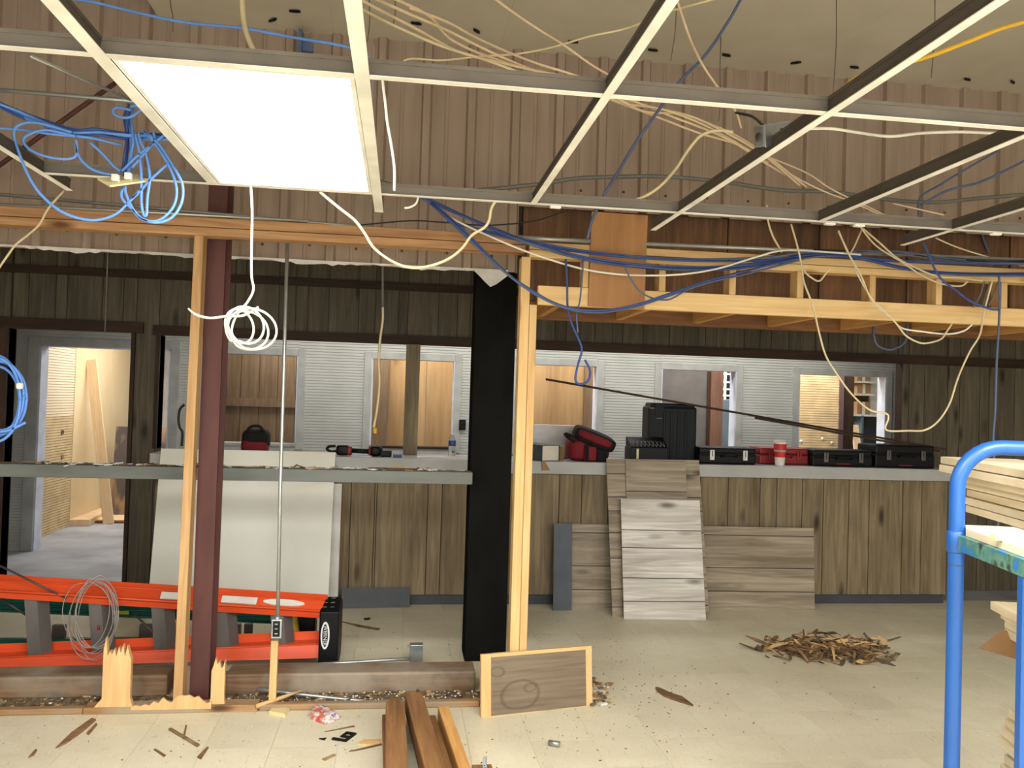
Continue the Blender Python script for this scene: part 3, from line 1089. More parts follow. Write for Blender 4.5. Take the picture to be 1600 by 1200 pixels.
lean_stick('wood_stake', (429, 1001), (425, 1094), 0.037, 0.03, 'split_z', 'thin pale stake under the dangling metal box, standing on the floor plate', 'stake', YS0 + 0.03, YS0 + 0.03)
a, b = at(400, 1104, YS0 - 0.01), at(478, 1077, 4.58)
obj('wood_sliver', MB().tube([a, a.lerp(b, 0.5), b], [0.013, 0.011, 0.003], 5), 'split_z', label='long orange sliver slanting up from the foot of the thin stake', cat='splinter')
# dirt, white crumbs and chips between plate and beam
dm = MB()
for k in range(900):
    x = RND.uniform(-2.5, bc0 + 0.05)
    y = RND.uniform(YS0 + 0.06, 4.645) if not -1.65 < x < -0.72 else RND.uniform(YS1 + 0.01, 4.645)
    s_ = RND.uniform(0.003, 0.013)
    T = Matrix.Translation((x, y, RND.uniform(0, 0.014))) @ Matrix.Rotation(RND.uniform(0, 6), 4, 'Z') @ Matrix.Rotation(RND.uniform(-0.5, 0.5), 4, 'X')
    mi = 0 if RND.random() < 0.66 else 1
    dm.box(-s_ * RND.uniform(1, 3), s_, -s_ * 0.6, s_ * 0.6, 0, s_ * 0.7, mi, T)
for k in range(150):
    x = RND.gauss(-0.15, 0.42) if RND.random() < 0.7 else RND.uniform(-2.4, 0.4)
    x = max(-2.5, min(bc0, x))
    y = RND.uniform(4.49, 4.64) if not -1.65 < x < -0.72 else RND.uniform(4.53, 4.64)
    s_ = RND.uniform(0.0025, 0.006)
    dm.sell((x, y, 0.016 + s_ * 0.5), (s_, s_, s_ * 0.8), 0.8, 0.8, 4, 2)
dm.box(-2.6, -1.66, YS0 + 0.056, 4.65, 0.0, 0.008, 0)
dm.box(-1.66, -0.71, YS1 + 0.004, 4.65, 0.0, 0.008, 0)
dm.box(-0.71, bc0 + 0.05, YS0 + 0.058, 4.65, 0.0, 0.008, 0)
obj('debris', dm, ['dirt', 'chip', 'bits'], label='dark dirt, chips and white foam crumbs filling the gap between the floor timbers', cat='debris', kind='stuff')

# ------------------------------------------------------------------ leaning stained board
T, W_, H_ = frame3(atz(752, 1121.5), atz(926, 1102.5), at(746.5, 1023.5, 4.312))
lb = thing('stained_board', (0, 0, 0), 'square board with a dark ring stain and pale edges, leaning by the pine studs', 'board', T=T)
fr = 0.055
obj('face', MB().box(fr, W_ - fr * 0.7, -0.002, 0.018, 0.004, H_ - 0.018), 'stain', lb, T=T)
obj('edge_strip', MB().box(0, fr, 0, 0.022, 0, H_), 'split_z', lb, T=T, bev=0.002)
obj('edge_strip', MB().box(W_ - fr * 0.7, W_, 0, 0.022, 0, H_), 'split_z', lb, T=T, bev=0.002)
obj('edge_strip', MB().box(fr, W_ - fr * 0.7, 0, 0.022, H_ - 0.018, H_), 'pine_x', lb, T=T)
obj('edge_strip', MB().box(fr, W_ - fr * 0.7, 0.0, 0.022, 0, 0.004), 'pine_x', lb, T=T)

# ------------------------------------------------------------------ plank sheets leaning on the counter
def plank_sheet(label, BL, BR, TL, fr_, mat, name='plank_panel', th=0.008, tint=None):
    T, W, H = frame3(BL, BR, TL)
    t_ = thing(name, BL, label, 'panel', T=T)
    cuts = [0] + sorted(fr_) + [1]
    obj('backing', MB().box(0.001, W - 0.001, 0.004, th, 0.001, H - 0.001), 'black', t_, T=T)
    for a, b in zip(cuts[:-1], cuts[1:]):
        g0 = 0.003 if a > 0 else 0
        g1 = 0.003 if b < 1 else 0
        TT = T @ Matrix.Translation((0, 0, a * H))
        obj('plank', MB().box(0, W, 0, 0.005, g0, (b - a) * H - g1), mat, t_, T=TT)
    return t_


plank_sheet('bright pale plank panel at the front of the stack leaning on the counter', atz(975, 967.5), atz(1103, 968.5), at(963, 779, 6.40),
            [0.145, 0.335, 0.585, 0.735], 'sheet_x')
plank_sheet('tall narrow-edged plank panel showing behind the bright front one', atz(957, 964), atz(1108, 961.5), at(950, 716.5, 6.515),
            [0.06, 0.17, 0.36, 0.52, 0.66, 0.75, 0.90], 'sheet_tan')
TLs = at(977, 718.5, 6.505)
T_s = plank_sheet('plank panel second from the front, its top edge level with the countertop', atz(985, 964.5), atz(1083, 964.5), TLs,
                  [0.12, 0.38, 0.60, 0.795], 'sheet_tan')
plank_sheet('wide low plank panel lying across the foot of the counter, bright at its right end', atz(866, 949.5), atz(1273, 953), at(861, 818, 6.575),
            [0.215, 0.50, 0.895], 'sheet_tan')
T, W_, H_ = frame3(atz(864, 954), atz(893, 953.5), at(866, 817.5, 6.49))
obj('grey_strip', MB().box(0, W_, -0.004, 0.004, 0, H_), 'bluegrey', T=T, bev=0.001, label='short blue-grey strip standing in front of the low plank panel', cat='strip')
T, W_, H_ = frame3(atz(533, 951), atz(640, 949), at(528, 919, 6.555))
obj('vinyl_base_strip', MB().box(0, W_, 0, 0.004, 0, H_), 'base', T=T, label='loose grey base strip leaning at the counter foot, left of the black column', cat='strip')

# white boards at the left end of the counter
T, W_, H_ = frame3(atz(229, 962), atz(513, 962), at(253, 700.5, 6.515))
obj('white_board', MB().box(0, W_ * 0.995, 0, 0.02, 0, H_), 'board_white', T=T, bev=0.003, label='large white board leaning on the left end of the counter, taller one in front', cat='board')
T, W_, H_ = frame3(atz(300, 952), atz(527, 952), at(310, 752, 6.535))
obj('white_board', MB().box(0, W_, 0, 0.010, 0, H_), 'white', T=T, label='white sheet showing as a narrow strip behind the large white board', cat='board')

# ------------------------------------------------------------------ ladders
def band(mb, p0, p1, q0, q1, th, mi=0):
    """plank-like band between edge p0-p1 and edge q0-q1 with thickness"""
    n = (p1 - p0).cross(q0 - p0).normalized() * th
    vs = [p0, p1, q1, q0, p0 + n, p1 + n, q1 + n, q0 + n]
    return mb.add(vs, [(0, 1, 2, 3), (4, 7, 6, 5), (0, 4, 5, 1), (1, 5, 6, 2), (2, 6, 7, 3), (3, 7, 4, 0)], mi)


def V(*a):
    return Vector(a)


ld = thing('step_ladder', (-1.5, 5.15, 0), 'orange fibreglass step ladder with black end cap, lying on its side behind the maroon column', 'ladder')
Y0 = 5.10
xr, xl = at(503, 940, 5.12).x, -3.0


def zat(px, py, Y):
    return at(px, py, Y).z


def lineup(pxr, pyr, pxl, pyl, Y):
    a, b = at(pxr, pyr, Y), at(pxl, pyl, Y)
    k = (xl - b.x) / (a.x - b.x)
    return a, b + (a - b) * k


UA, UB = lineup(500, 957, 10, 926, Y0)
VA, VB = lineup(512, 929, 10, 898, Y0 + 0.10)
up = MB()
band(up, UA, UB, VA, VB, 0.006)
fl_ = V(0, -0.006, 0.010)
up.tube([UA + fl_, UB + fl_], 0.0075, 6)
up.tube([UA.lerp(VA, 0.66) + V(0, -0.004, 0.004), UB.lerp(VB, 0.66) + V(0, -0.004, 0.004)], 0.004, 6)
band(up, UA, UB, UA + V(0, 0.01, -0.034), UB + V(0, 0.01, -0.034), 0.004)
band(up, VA, VB, VA + V(0, 0.01, -0.03), VB + V(0, 0.01, -0.03), 0.004)
obj('rail', up, 'orange', ld)
LA, LB = lineup(500, 1028, 10, 1043, Y0)
KA, KB = lineup(500, 1006, 10, 1027, Y0 + 0.02)
lo = MB()
band(lo, LA, LB, KA, KB, 0.006)
QA, QB = KA + V(0, 0.10, 0.0), KB + V(0, 0.10, 0.0)
band(lo, KA, KB, QA, QB, 0.005)
RA, RB = QA + V(0, 0.0, 0.05), QB + V(0, 0.0, 0.05)
band(lo, QA, QB, RA, RB, 0.005)
lo.tube([KA, KB], 0.006, 6)
obj('rail', lo, 'orange', ld)
for px in (52, 152, 250, 348, 436):
    t0 = at(px - 13, 0, Y0 + 0.03)
    pyt = 935 + (px / 490) * 22
    pyb = 1030 - (px / 490) * 10
    st = MB()
    a0, a1 = at(px - 14, pyt, Y0 + 0.02), at(px + 6, pyt, Y0 + 0.03)
    b0, b1 = at(px - 8, pyb + 4, Y0 + 0.035), at(px + 12, pyb, Y0 + 0.045)
    band(st, a0, a1, b0, b1, 0.005)
    band(st, a1, a1 + V(0.045, 0.05, 0), b1, b1 + V(0.045, 0.05, 0), 0.005)
    obj('step', st, 'alu', ld)
for (p, q) in (((0, 884), (104, 935)), ((210, 960), (268, 1015)), ((0, 934), (42, 962))):
    obj('brace', MB().tube([at(*p, Y0 - 0.02 if q[0] == 104 else Y0 + 0.15), at(*q, Y0 - 0.005 if q[0] == 104 else Y0 + 0.15)], 0.0065, 6), 'darkalu', ld)
# end cap
cx0, cx1 = at(499, 980, Y0).x, at(527, 980, Y0).x
cap = MB()
zt_ = zat(512, 956, Y0 - 0.012)
cap.prism([(Y0 - 0.015, 0.004), (Y0 + 0.24, 0.004), (Y0 + 0.30, 0.06), (Y0 + 0.30, zt_ - 0.03), (Y0 + 0.26, zt_ + 0.015), (Y0 + 0.14, zt_ + 0.055), (Y0 - 0.015, zt_)], cx0, cx1 + 0.01, 'yz')
cpo = obj('end_cap', cap, 'black', ld, bev=0.008)
for k in range(6):
    yy = Y0 + 0.03 + 0.045 * (k // 2)
    xx = cx0 + 0.025 + 0.045 * (k % 2)
    zz = zt_ + 0.055 * (yy + 0.006 - Y0) / 0.155
    obj('slot', MB().box(xx - 0.012, xx + 0.012, yy, yy + 0.010, zz + 0.002, zz + 0.007), 'alu', cpo)
# oval logo with lettering, read from top to bottom
lc = at(508, 993, Y0 - 0.017)
TLG = Matrix.Translation(lc) @ Matrix.Rotation(pi / 2, 4, 'X')
rg = MB()
N = 40
for (ra, rb, z0_, z1_, mi) in ((0.026, 0.082, 0.0, 0.0022, 0), (0.0165, 0.068, 0.001, 0.0032, 1)):
    vs = [(ra * cos(2 * pi * i / N), rb * sin(2 * pi * i / N), z) for z in (z0_, z1_) for i in range(N)]
    fs = [tuple(range(N))[::-1], tuple(range(N, 2 * N))] + [(i, (i + 1) % N, N + (i + 1) % N, N + i) for i in range(N)]
    rg.add(vs, fs, mi)
obj('logo', rg, ['letters', 'black'], cpo, T=TLG)
cu = bpy.data.curves.new('lettering', 'FONT')
cu.body = 'WERNER'
cu.size = 0.030
cu.extrude = 0.0006
cu.align_x = 'CENTER'
cu.align_y = 'CENTER'
cu.materials.append(M['letters'])
tmp = bpy.data.objects.new('tmp_text', cu)
COL.objects.link(tmp)
bpy.context.view_layer.update()
me = bpy.data.meshes.new_from_object(tmp.evaluated_get(bpy.context.evaluated_depsgraph_get()))
bpy.data.objects.remove(tmp)
TT = TLG @ Matrix.Translation((0, 0, 0.004)) @ Matrix.Rotation(-pi / 2, 4, 'Z')
lo_ = bpy.data.objects.new('lettering', me)
COL.objects.link(lo_)
lo_.parent = cpo
lo_.matrix_basis = MW[cpo.name].inverted() @ TT
MW[lo_.name] = TT
# paper stickers on the upper rail
for (pa, pb_, oval) in (((250, 937), (290, 946), False), ((345, 938), (400, 946), False), ((411, 943), (476, 943), True)):
    s0, s1 = pa[0], pb_[0]
    def onr(px, k):
        # point on the web of the upper rail
        y = Y0 + 0.10 * k
        e0 = UA.lerp(VA, k)
        e1 = UB.lerp(VB, k)
        d = ray(px, 0)
        # solve x on line e0-e1 for the pixel column
        lo__, hi__ = 0.0, 1.0
        for _ in range(30):
            mid = (lo__ + hi__) / 2
            p = e0.lerp(e1, mid)
            c = p - CAM
            if 800 + FPX * c.dot(_r) / c.dot(_f) > px:
                lo__ = mid
            else:
                hi__ = mid
        return e0.lerp(e1, lo__)
    nrm = (UB - UA).cross(VA - UA).normalized()
    if nrm.z < 0:
        nrm = -nrm
    if not oval:
        q = [onr(s0, 0.18), onr(s1, 0.18), onr(s1 + 3, 0.55), onr(s0 + 3, 0.55)]
    else:
        q = [onr((s0 + s1) / 2 + (s1 - s0) / 2 * cos(2 * pi * i / 24), 0.38 + 0.17 * sin(2 * pi * i / 24)) for i in range(24)]
    n = len(q)
    vs = [p + nrm * 0.001 for p in q] + [p + nrm * 0.009 for p in q]
    mbs = MB().add(vs, [tuple(range(n))[::-1], tuple(range(n, 2 * n))] + [(i, (i + 1) % n, n + (i + 1) % n, n + i) for i in range(n)])
    obj('sticker', mbs, 'white', ld)

lg = thing('step_ladder', (-1.5, 5.5, 0), 'dark green fibreglass ladder lying behind the orange one', 'ladder')
YG = 5.46


def lineup2(pxr, pyr, pxl, pyl, Y, xend):
    a, b = at(pxr, pyr, Y), at(pxl, pyl, Y)
    k = (xend - b.x) / (a.x - b.x)
    return a, b + (a - b) * k


GA, GB = lineup2(480, 975, 20, 955, YG, -3.0)
HA, HB = lineup2(484, 958, 20, 935, YG + 0.05, -3.0)
g = MB()
band(g, GA, GB, HA, HB, 0.006)
g.tube([GA.lerp(HA, 0.5) + V(0, -0.004, 0.002), GB.lerp(HB, 0.5) + V(0, -0.004, 0.002)], 0.008, 6)
g.tube([GA, GB], 0.009, 6)
obj('rail', g, 'green', lg)
g = MB()
g.box(-3.0, GA.x, YG, YG + 0.035, 0.006, 0.085)
obj('rail', g, 'green', lg)
for px in (92, 228, 370, 388):
    c = at(px, 985, YG + 0.02)
    w_ = 0.075 if px < 300 else 0.05
    obj('step', MB().box(c.x - w_ / 2, c.x + w_ / 2, YG + 0.008, YG + 0.04, 0.08, GA.z - 0.003), 'darkalu', lg)
a, b = at(464, 960, YG), at(492, 995, YG)
obj('end_cap', MB().box(a.x, b.x, YG - 0.012, YG + 0.12, 0.004, a.z + 0.01), 'black', lg, bev=0.008)
obj('sticker', MB().box(at(172, 925, YG).x, at(202, 925, YG).x, YG + 0.003, YG + 0.008, HA.z + 0.006, HA.z + 0.03), 'lime', lg)
# yellow strapping bag between the ladders
a, b = at(440, 998, 5.36), at(461, 957, 5.36)
mb = MB().sell(((a.x + b.x) / 2, 5.385, (b.z) / 2), ((b.x - a.x) / 2 + 0.02, 0.05, b.z / 2), 0.35, 0.5, 12)
for p in mb.v:
    p.x += 0.008 * sin(p.z * 60) + 0.03 * (p.z / b.z - 0.5) * -1
    p.y += 0.006 * sin(p.z * 45 + p.x * 40)
obj('yellow_bag', mb, 'yellow', label='crumpled yellow bag wedged behind the ladder near the dangling box', cat='bag')
# coil of thin grey wire slung over the ladder
pts = []
r2 = random.Random(5)
for k in range(9):
    cx, cy = 143 + r2.uniform(-8, 8), 966 + r2.uniform(-6, 6)
    rx, ry = r2.uniform(24, 42), r2.uniform(48, 62)
    tilt = r2.uniform(-0.25, 0.4)
    for i in range(16):
        a = 2 * pi * i / 16 - pi / 2
        dx, dy = rx * cos(a), ry * sin(a)
        pts.append((cx + dx * cos(tilt) - dy * sin(tilt) * 0.4, cy + dy, 5.02 + 0.035 * sin(a + k)))
obj('wire_coil', MB().tube(spline(P3(pts), 3), 0.0024, 5), 'grey_wire', label='tangled coil of thin grey wire hanging over the orange ladder', cat='wire coil')
a = at(154, 981, 4.97)
obj('wire_nut', MB().lathe([(0.005, -0.012), (0.009, -0.008), (0.008, 0.008), (0.004, 0.013)], a, 8), 'red', label='small red connector hanging in the grey wire coil', cat='connector')

# conduit lying on the floor beam with its box, and dangling conduit
cl = thing('fallen_conduit', at(420, 1032, 5.0), 'long steel conduit ending in a square metal box, lying behind the floor beam', 'conduit')
obj('tube', MB().tube(spline([V(at(345, 1037, 4.90).x, 4.90, 0.045), V(at(480, 1032, 4.98).x, 4.98, 0.058), V(at(645, 1022, 5.06).x, 5.06, 0.066)], 4), 0.011, 8), 'emt', cl)
yc_ = 5.04
a, b = at(640, 1029, yc_), at(661, 1008, yc_)
a.z = 0.001
obj('box', MB().box(a.x, b.x, yc_, yc_ + 0.06, a.z, b.z), 'galv', cl, bev=0.003)
obj('ear', MB().box(a.x - 0.015, a.x + 0.005, yc_, yc_ + 0.004, b.z - 0.01, b.z), 'galv', cl)
dc = thing('hanging_conduit', at(440, 700, 4.33), 'thin steel conduit hanging down left of centre with a metal box at its foot', 'conduit')
obj('tube', MB().tube([at(449, 374, 4.52), at(444, 560, 4.46), at(438, 760, 4.42), at(434, 966, 4.39)], 0.0095, 10), 'emt', dc)
a, b = at(424, 996, 4.39), at(442, 966, 4.39)
obj('box', MB().box(a.x, b.x, 4.365, 4.42, a.z, b.z), 'galv', dc, bev=0.004)
obj('face', MB().box(a.x + 0.010, b.x - 0.010, 4.36, 4.366, a.z + 0.012, b.z - 0.008), 'black', dc)
for k in range(3):
    zz = a.z + 0.025 + k * 0.024
    obj('slot', MB().box(a.x + 0.02, b.x - 0.02, 4.357, 4.3605, zz, zz + 0.006), 'galv', dc)
obj('fitting', MB().lathe([(0.012, 0), (0.016, 0.003), (0.016, 0.014), (0.012, 0.02)], at(433.5, 967, 4.395) + V(0, 0, -0.006), 10), 'galv', dc)
obj('floor_conduit', MB().tube(spline([at(402, 1077, 4.62), at(470, 1085, 4.58), at(560, 1095, 4.54), at(612, 1100, 4.52)], 3), 0.0115, 8), 'emt', label='steel tube lying over the floor plate left of the brown timbers', cat='conduit')

# ------------------------------------------------------------------ timbers in the foreground
def timber(label, F0, F1, N0, N1, zt, h, mat='dark_lumber', name='timber', L=2.2, point=0.0, zb=0.0):
    f0, f1, n0, n1 = atz(*F0, zt), atz(*F1, zt), atz(*N0, zt), atz(*N1, zt)
    cf, cn = (f0 + f1) / 2, (n0 + n1) / 2
    W = ((f1 - f0).length + (n1 - n0).length) / 2
    y = (cf - cn).normalized()
    x = y.cross(V(0, 0, 1)).normalized()
    z = x.cross(y)
    T = Matrix((x, y, z)).transposed().to_4x4()
    T.translation = cf - V(0, 0, h)
    mb = MB()
    if point:
        mb.prism([(-W / 2, -L), (W / 2, -L), (W / 2, -point), (W * 0.18, 0), (-W * 0.18, 0), (-W / 2, -point)], 0, h, 'xy')
    else:
        mb.box(-W / 2, W / 2, -L, 0, 0, h)
    return obj(name, mb, mat, T=T, bev=0.004, label=label, cat='timber')


timber('brown four-by-four with a bluntly pointed end, leftmost upper timber in the foreground', (605, 1091), (630, 1090), (600, 1200), (640, 1200), 0.145, 0.093, point=0.05)
timber('brown timber laid highest in the foreground, right of the pointed one', (633, 1082), (659, 1081), (663, 1200), (698, 1200), 0.150, 0.090)
timber('dark timber lying on the floor at the left edge of the foreground pile', (598, 1116), (624, 1115), (599, 1215), (634, 1215), 0.05, 0.05)
timber('dark brown board lying on the floor under the highest timber', (652, 1118), (680, 1117), (678, 1215), (712, 1215), 0.055, 0.055)
timber('thin pale-edged stick lying rightmost beside the brown timbers', (685, 1104), (700, 1103), (716, 1200), (737, 1200), 0.085, 0.085, 'pine_y')
wbk = thing('strap_block', atz(752, 1197), 'small brown block with a punched metal strap at the bottom of the frame', 'block')
a, b = atz(738, 1199, 0.04), atz(769, 1197, 0.04)
obj('block', MB().box(a.x, b.x, a.y - 0.10, a.y + 0.03, 0, 0.04), 'dark_lumber', wbk, bev=0.004)
sx = (a.x + b.x) / 2 + 0.01
stp = MB().box(sx - 0.009, sx + 0.009, a.y - 0.09, a.y + 0.02, 0.041, 0.0435)
stp.box(sx - 0.006, sx + 0.012, a.y + 0.02, a.y + 0.0225, 0.0415, 0.075)
so = obj('strap', stp, 'galv', wbk)
for k in range(4):
    obj('hole', MB().lathe([(0.0, 0.0), (0.004, 0.0), (0.004, 0.0008)], V(sx, a.y - 0.07 + k * 0.026, 0.0435), 8), 'black', so)

# small litter on the floor
def flat_bit(label, pts, h, mat, name='wood_splinter', cat='splinter', z=0.0, curl=0.0):
    q = [atz(x, y, z) for x, y in pts]
    c = sum(q, V(0, 0, 0)) / len(q)
    n = len(q)
    vs = [p for p in q] + [V(p.x, p.y, z + h) * 1.0 for p in q]
    vs = [V(p.x, p.y, p.z + curl * abs((p - c).x) * 2) for p in vs]
    mb = MB().add(vs, [tuple(range(n))[::-1], tuple(range(n, 2 * n))] + [(i, (i + 1) % n, n + (i + 1) % n, n + i) for i in range(n)])
    return obj(name, mb, mat, label=label, cat=cat)


bits = [
    ('long pointed brown splinter on the floor at lower left', [(87, 1170), (112, 1146), (143, 1124), (150, 1126), (128, 1145), (104, 1162)], 0.008, 'bark'),
    ('short brown splinter right of the long pointed one', [(135, 1147), (150, 1131), (152, 1133), (139, 1149)], 0.006, 'bark'),
    ('tiny brown splinter nearest the lower left corner', [(44, 1185), (55, 1172), (58, 1173), (53, 1181)], 0.006, 'bark'),
    ('pale stick crossing the floor below the broad broken stud', [(263, 1141), (267, 1139), (312, 1165), (308, 1168)], 0.008, 'chip'),
    ('little brown sliver standing over the pale stick', [(286, 1150), (290, 1134), (292, 1135), (289, 1151)], 0.006, 'bark'),
    ('thin brown sliver below the pale stick', [(240, 1172), (243, 1171), (259, 1181), (256, 1183)], 0.005, 'bark'),
    ('short dark sliver right of the thin brown one', [(308, 1184), (324, 1168), (326, 1169), (314, 1187)], 0.006, 'bark'),
    ('dark curled bark strip on the open floor right of the stained board', [(1024, 1076), (1030, 1077), (1050, 1086), (1066, 1091), (1083, 1104), (1060, 1097), (1038, 1089), (1027, 1081)], 0.012, 'bark'),
    ('long thin stick on the floor beyond the ladder cap', [(534, 972), (560, 977), (594, 983), (590, 985), (560, 980)], 0.006, 'chip'),
    ('ragged orange scrap touching the left timber', [(558, 1164), (568, 1158), (596, 1157), (596, 1162), (575, 1165)], 0.008, 'split_z'),
    ('thin dark stick below the black bracket', [(545, 1175), (596, 1163), (597, 1164.5), (560, 1173)], 0.005, 'bark'),
    ('thin dark stick above the black bracket', [(507, 1144), (553, 1134.5), (554, 1136), (520, 1142)], 0.004, 'bark'),
    ('flat brown flake below the wrapper', [(503, 1187), (522, 1179), (525, 1181), (508, 1189)], 0.005, 'chip'),
    ('small black chip left of the black bracket', [(498, 1155), (510, 1154), (507, 1157)], 0.005, 'blackcloth'),
    ('small black chip on the floor before the counter, left of the black column', [(568, 967), (579, 966), (577, 968.5), (570, 969)], 0.006, 'blackcloth'),
    ('little dark flake by the right foot of the stained board', [(922, 1064), (940, 1068), (936, 1070), (923, 1069)], 0.006, 'bark'),
    ('thin brown stick at the left end of the chip heap', [(1165, 994), (1185, 1000), (1212, 1012), (1208, 1013), (1180, 1002)], 0.008, 'chip'),
    ('dark stick under the brown stick at the chip heap', [(1180, 1012), (1215, 1009), (1215, 1012), (1190, 1014)], 0.008, 'bark'),
]
for lab, pts, h, mt in bits:
    flat_bit(lab, pts, h, mt)
flat_bit('small cream wood block on the floor left of the red wrapper', [(420, 1116), (446, 1121), (452, 1112), (428, 1107)], 0.018, 'ivory', 'wood_block', 'block')
# wrapper
q = [(480, 1119), (489, 1106), (497, 1106), (503, 1109), (534, 1121), (531, 1124), (508, 1133), (484, 1124)]
pk = [atz(x, y) for x, y in q]
c_ = sum(pk, V(0, 0, 0)) / len(pk)
wv = [V(p.x, p.y, 0.004) for p in pk] + [c_ + (V(p.x, p.y, 0) - c_) * 0.72 + V(0, 0, 0.026 + 0.006 * (i % 2)) for i, p in enumerate(pk)] + [c_ + V(0, 0, 0.028)] + [V(p.x, p.y, 0.001) for p in pk]
fs = [(i, (i + 1) % 8, 8 + (i + 1) % 8, 8 + i) for i in range(8)] + [(8 + i, 8 + (i + 1) % 8, 16) for i in range(8)] + [(17 + i, 17 + (i + 1) % 8, (i + 1) % 8, i) for i in range(8)] + [tuple(range(17, 25))[::-1]]
obj('wrapper', MB().add(wv, fs), 'package', label='crumpled red and white wrapper on the floor before the plate', cat='wrapper')
# black bracket with two windows
bk = [(518, 1156), (528, 1152.5), (527, 1150), (540, 1141.5), (557, 1145), (541, 1160)]
brk = MB()
o_ = atz(518, 1156.5)
ex = (atz(541, 1160) - o_)
ey = (atz(540, 1141.5) - atz(527, 1151))
EXL, EYL = ex.length, ey.length * 1.25
exn, eyn = ex.normalized(), ey.normalized()


def bq(u0, u1, v0, v1):
    vs = [o_ + exn * (u * EXL) + eyn * (v * EYL) + V(0, 0, z) for z in (0.001, 0.009) for v in (v0, v1) for u in (u0, u1)]
    brk.add(vs, [(0, 2, 3, 1), (4, 5, 7, 6), (0, 1, 5, 4), (1, 3, 7, 5), (3, 2, 6, 7), (2, 0, 4, 6)])


for a_ in ((0.0, 1.0, 0.0, 0.16), (0.82, 1.0, 0.16, 1.0), (0.30, 0.82, 0.42, 0.56), (0.30, 0.82, 0.84, 1.0), (0.30, 0.44, 0.56, 0.84)):
    bq(*a_)
obj('bracket', brk, 'black', label='flat black plastic bracket with two openings lying on the floor', cat='bracket')
a, b = atz(857.5, 1160, 0.016), atz(874.5, 1163, 0.016)
obj('tube_piece', MB().tube([a, b], 0.013, 12), 'galv', label='short piece of steel tube on the open floor in front', cat='tube')
# specks of sawdust on the open floor
sp = MB()
for k in range(300):
    px, py = RND.uniform(-20, 1500), RND.uniform(970, 1200)
    if RND.random() < 0.5:
        px, py = RND.gauss(960, 90), RND.gauss(1085, 45)
    if py < 965:
        continue
    p = atz(px, py)
    if 4.3 < p.y < 5.0 and p.x < 0.6:
        continue
    s_ = RND.uniform(0.0015, 0.0045)
    sp.box(-s_ * 1.8, s_, -s_ * 0.5, s_ * 0.5, 0, 0.003, RND.choice([0, 1, 1]), Matrix.Translation(p) @ Matrix.Rotation(RND.uniform(0, 6), 4, 'Z'))
obj('floor_specks', sp, ['dirt', 'chip'], label='scattered dark specks and crumbs over the open floor', cat='debris', kind='stuff')
# crumbs beside the stained board
cr = MB()
for k in range(60):
    p = atz(RND.gauss(936, 9), RND.gauss(1085, 10))
    s_ = RND.uniform(0.004, 0.014)
    cr.box(-s_ * 2, s_, -s_ * 0.6, s_ * 0.6, 0, s_ * 0.8, RND.choice([0, 0, 1, 1, 2]), Matrix.Translation(p + V(0, 0, RND.uniform(0, 0.006))) @ Matrix.Rotation(RND.uniform(0, 6), 4, 'Z'))
obj('crumb_heap', cr, ['dirt', 'chip', 'bits'], label='little heap of crumbs by the right edge of the stained board', cat='debris', kind='stuff')
# heap of bark and wood chips
hp = MB()
for k in range(330):
    u_ = RND.gauss(0, 0.45)
    v_ = RND.gauss(0, 0.42)
    if abs(u_) > 1 or abs(v_) > 1:
        continue
    p = atz(1294 + u_ * 112, 1017 + v_ * 24 + u_ * 7)
    L = RND.uniform(0.03, 0.13)
    w_ = RND.uniform(0.005, 0.016)
    hh = 0.038 * max(0, 1 - u_ * u_ - v_ * v_) * RND.random()
    T = Matrix.Translation(p + V(0, 0, hh + 0.004)) @ Matrix.Rotation(RND.gauss(0.2, 0.9), 4, 'Z') @ Matrix.Rotation(RND.uniform(-0.35, 0.35), 4, 'Y') @ Matrix.Rotation(RND.uniform(-0.8, 0.8), 4, 'X')
    cu_ = RND.uniform(-0.3, 0.3) * L
    vs = []
    for i in range(4):
        x = -L + 2 * L * i / 3
        ww = w_ * (0.25 + 0.75 * sin(pi * (i + 0.5) / 4))
        z = cu_ * (1 - (i - 1.5) ** 2 / 2.25)
        vs += [(x, -ww, z), (x, ww, z + ww * 0.3), (x, ww, z + 0.004), (x, -ww, z + 0.004)]
    fs = [(i * 4 + j, i * 4 + (j + 1) % 4, i * 4 + 4 + (j + 1) % 4, i * 4 + 4 + j) for i in range(3) for j in range(4)] + [(0, 3, 2, 1), (12, 13, 14, 15)]
    hp.add(vs, fs, RND.choice([0, 0, 1, 2, 2, 3]), T)
obj('chip_heap', hp, ['bark', 'dirt', 'chip', 'split_z'], label='swept heap of bark strips and wood chips on the open floor', cat='debris', kind='stuff')

# ------------------------------------------------------------------ things on the counter
ZC = Z_CTR


def ctx(px, Y):
    return at(px, 705, Y).x


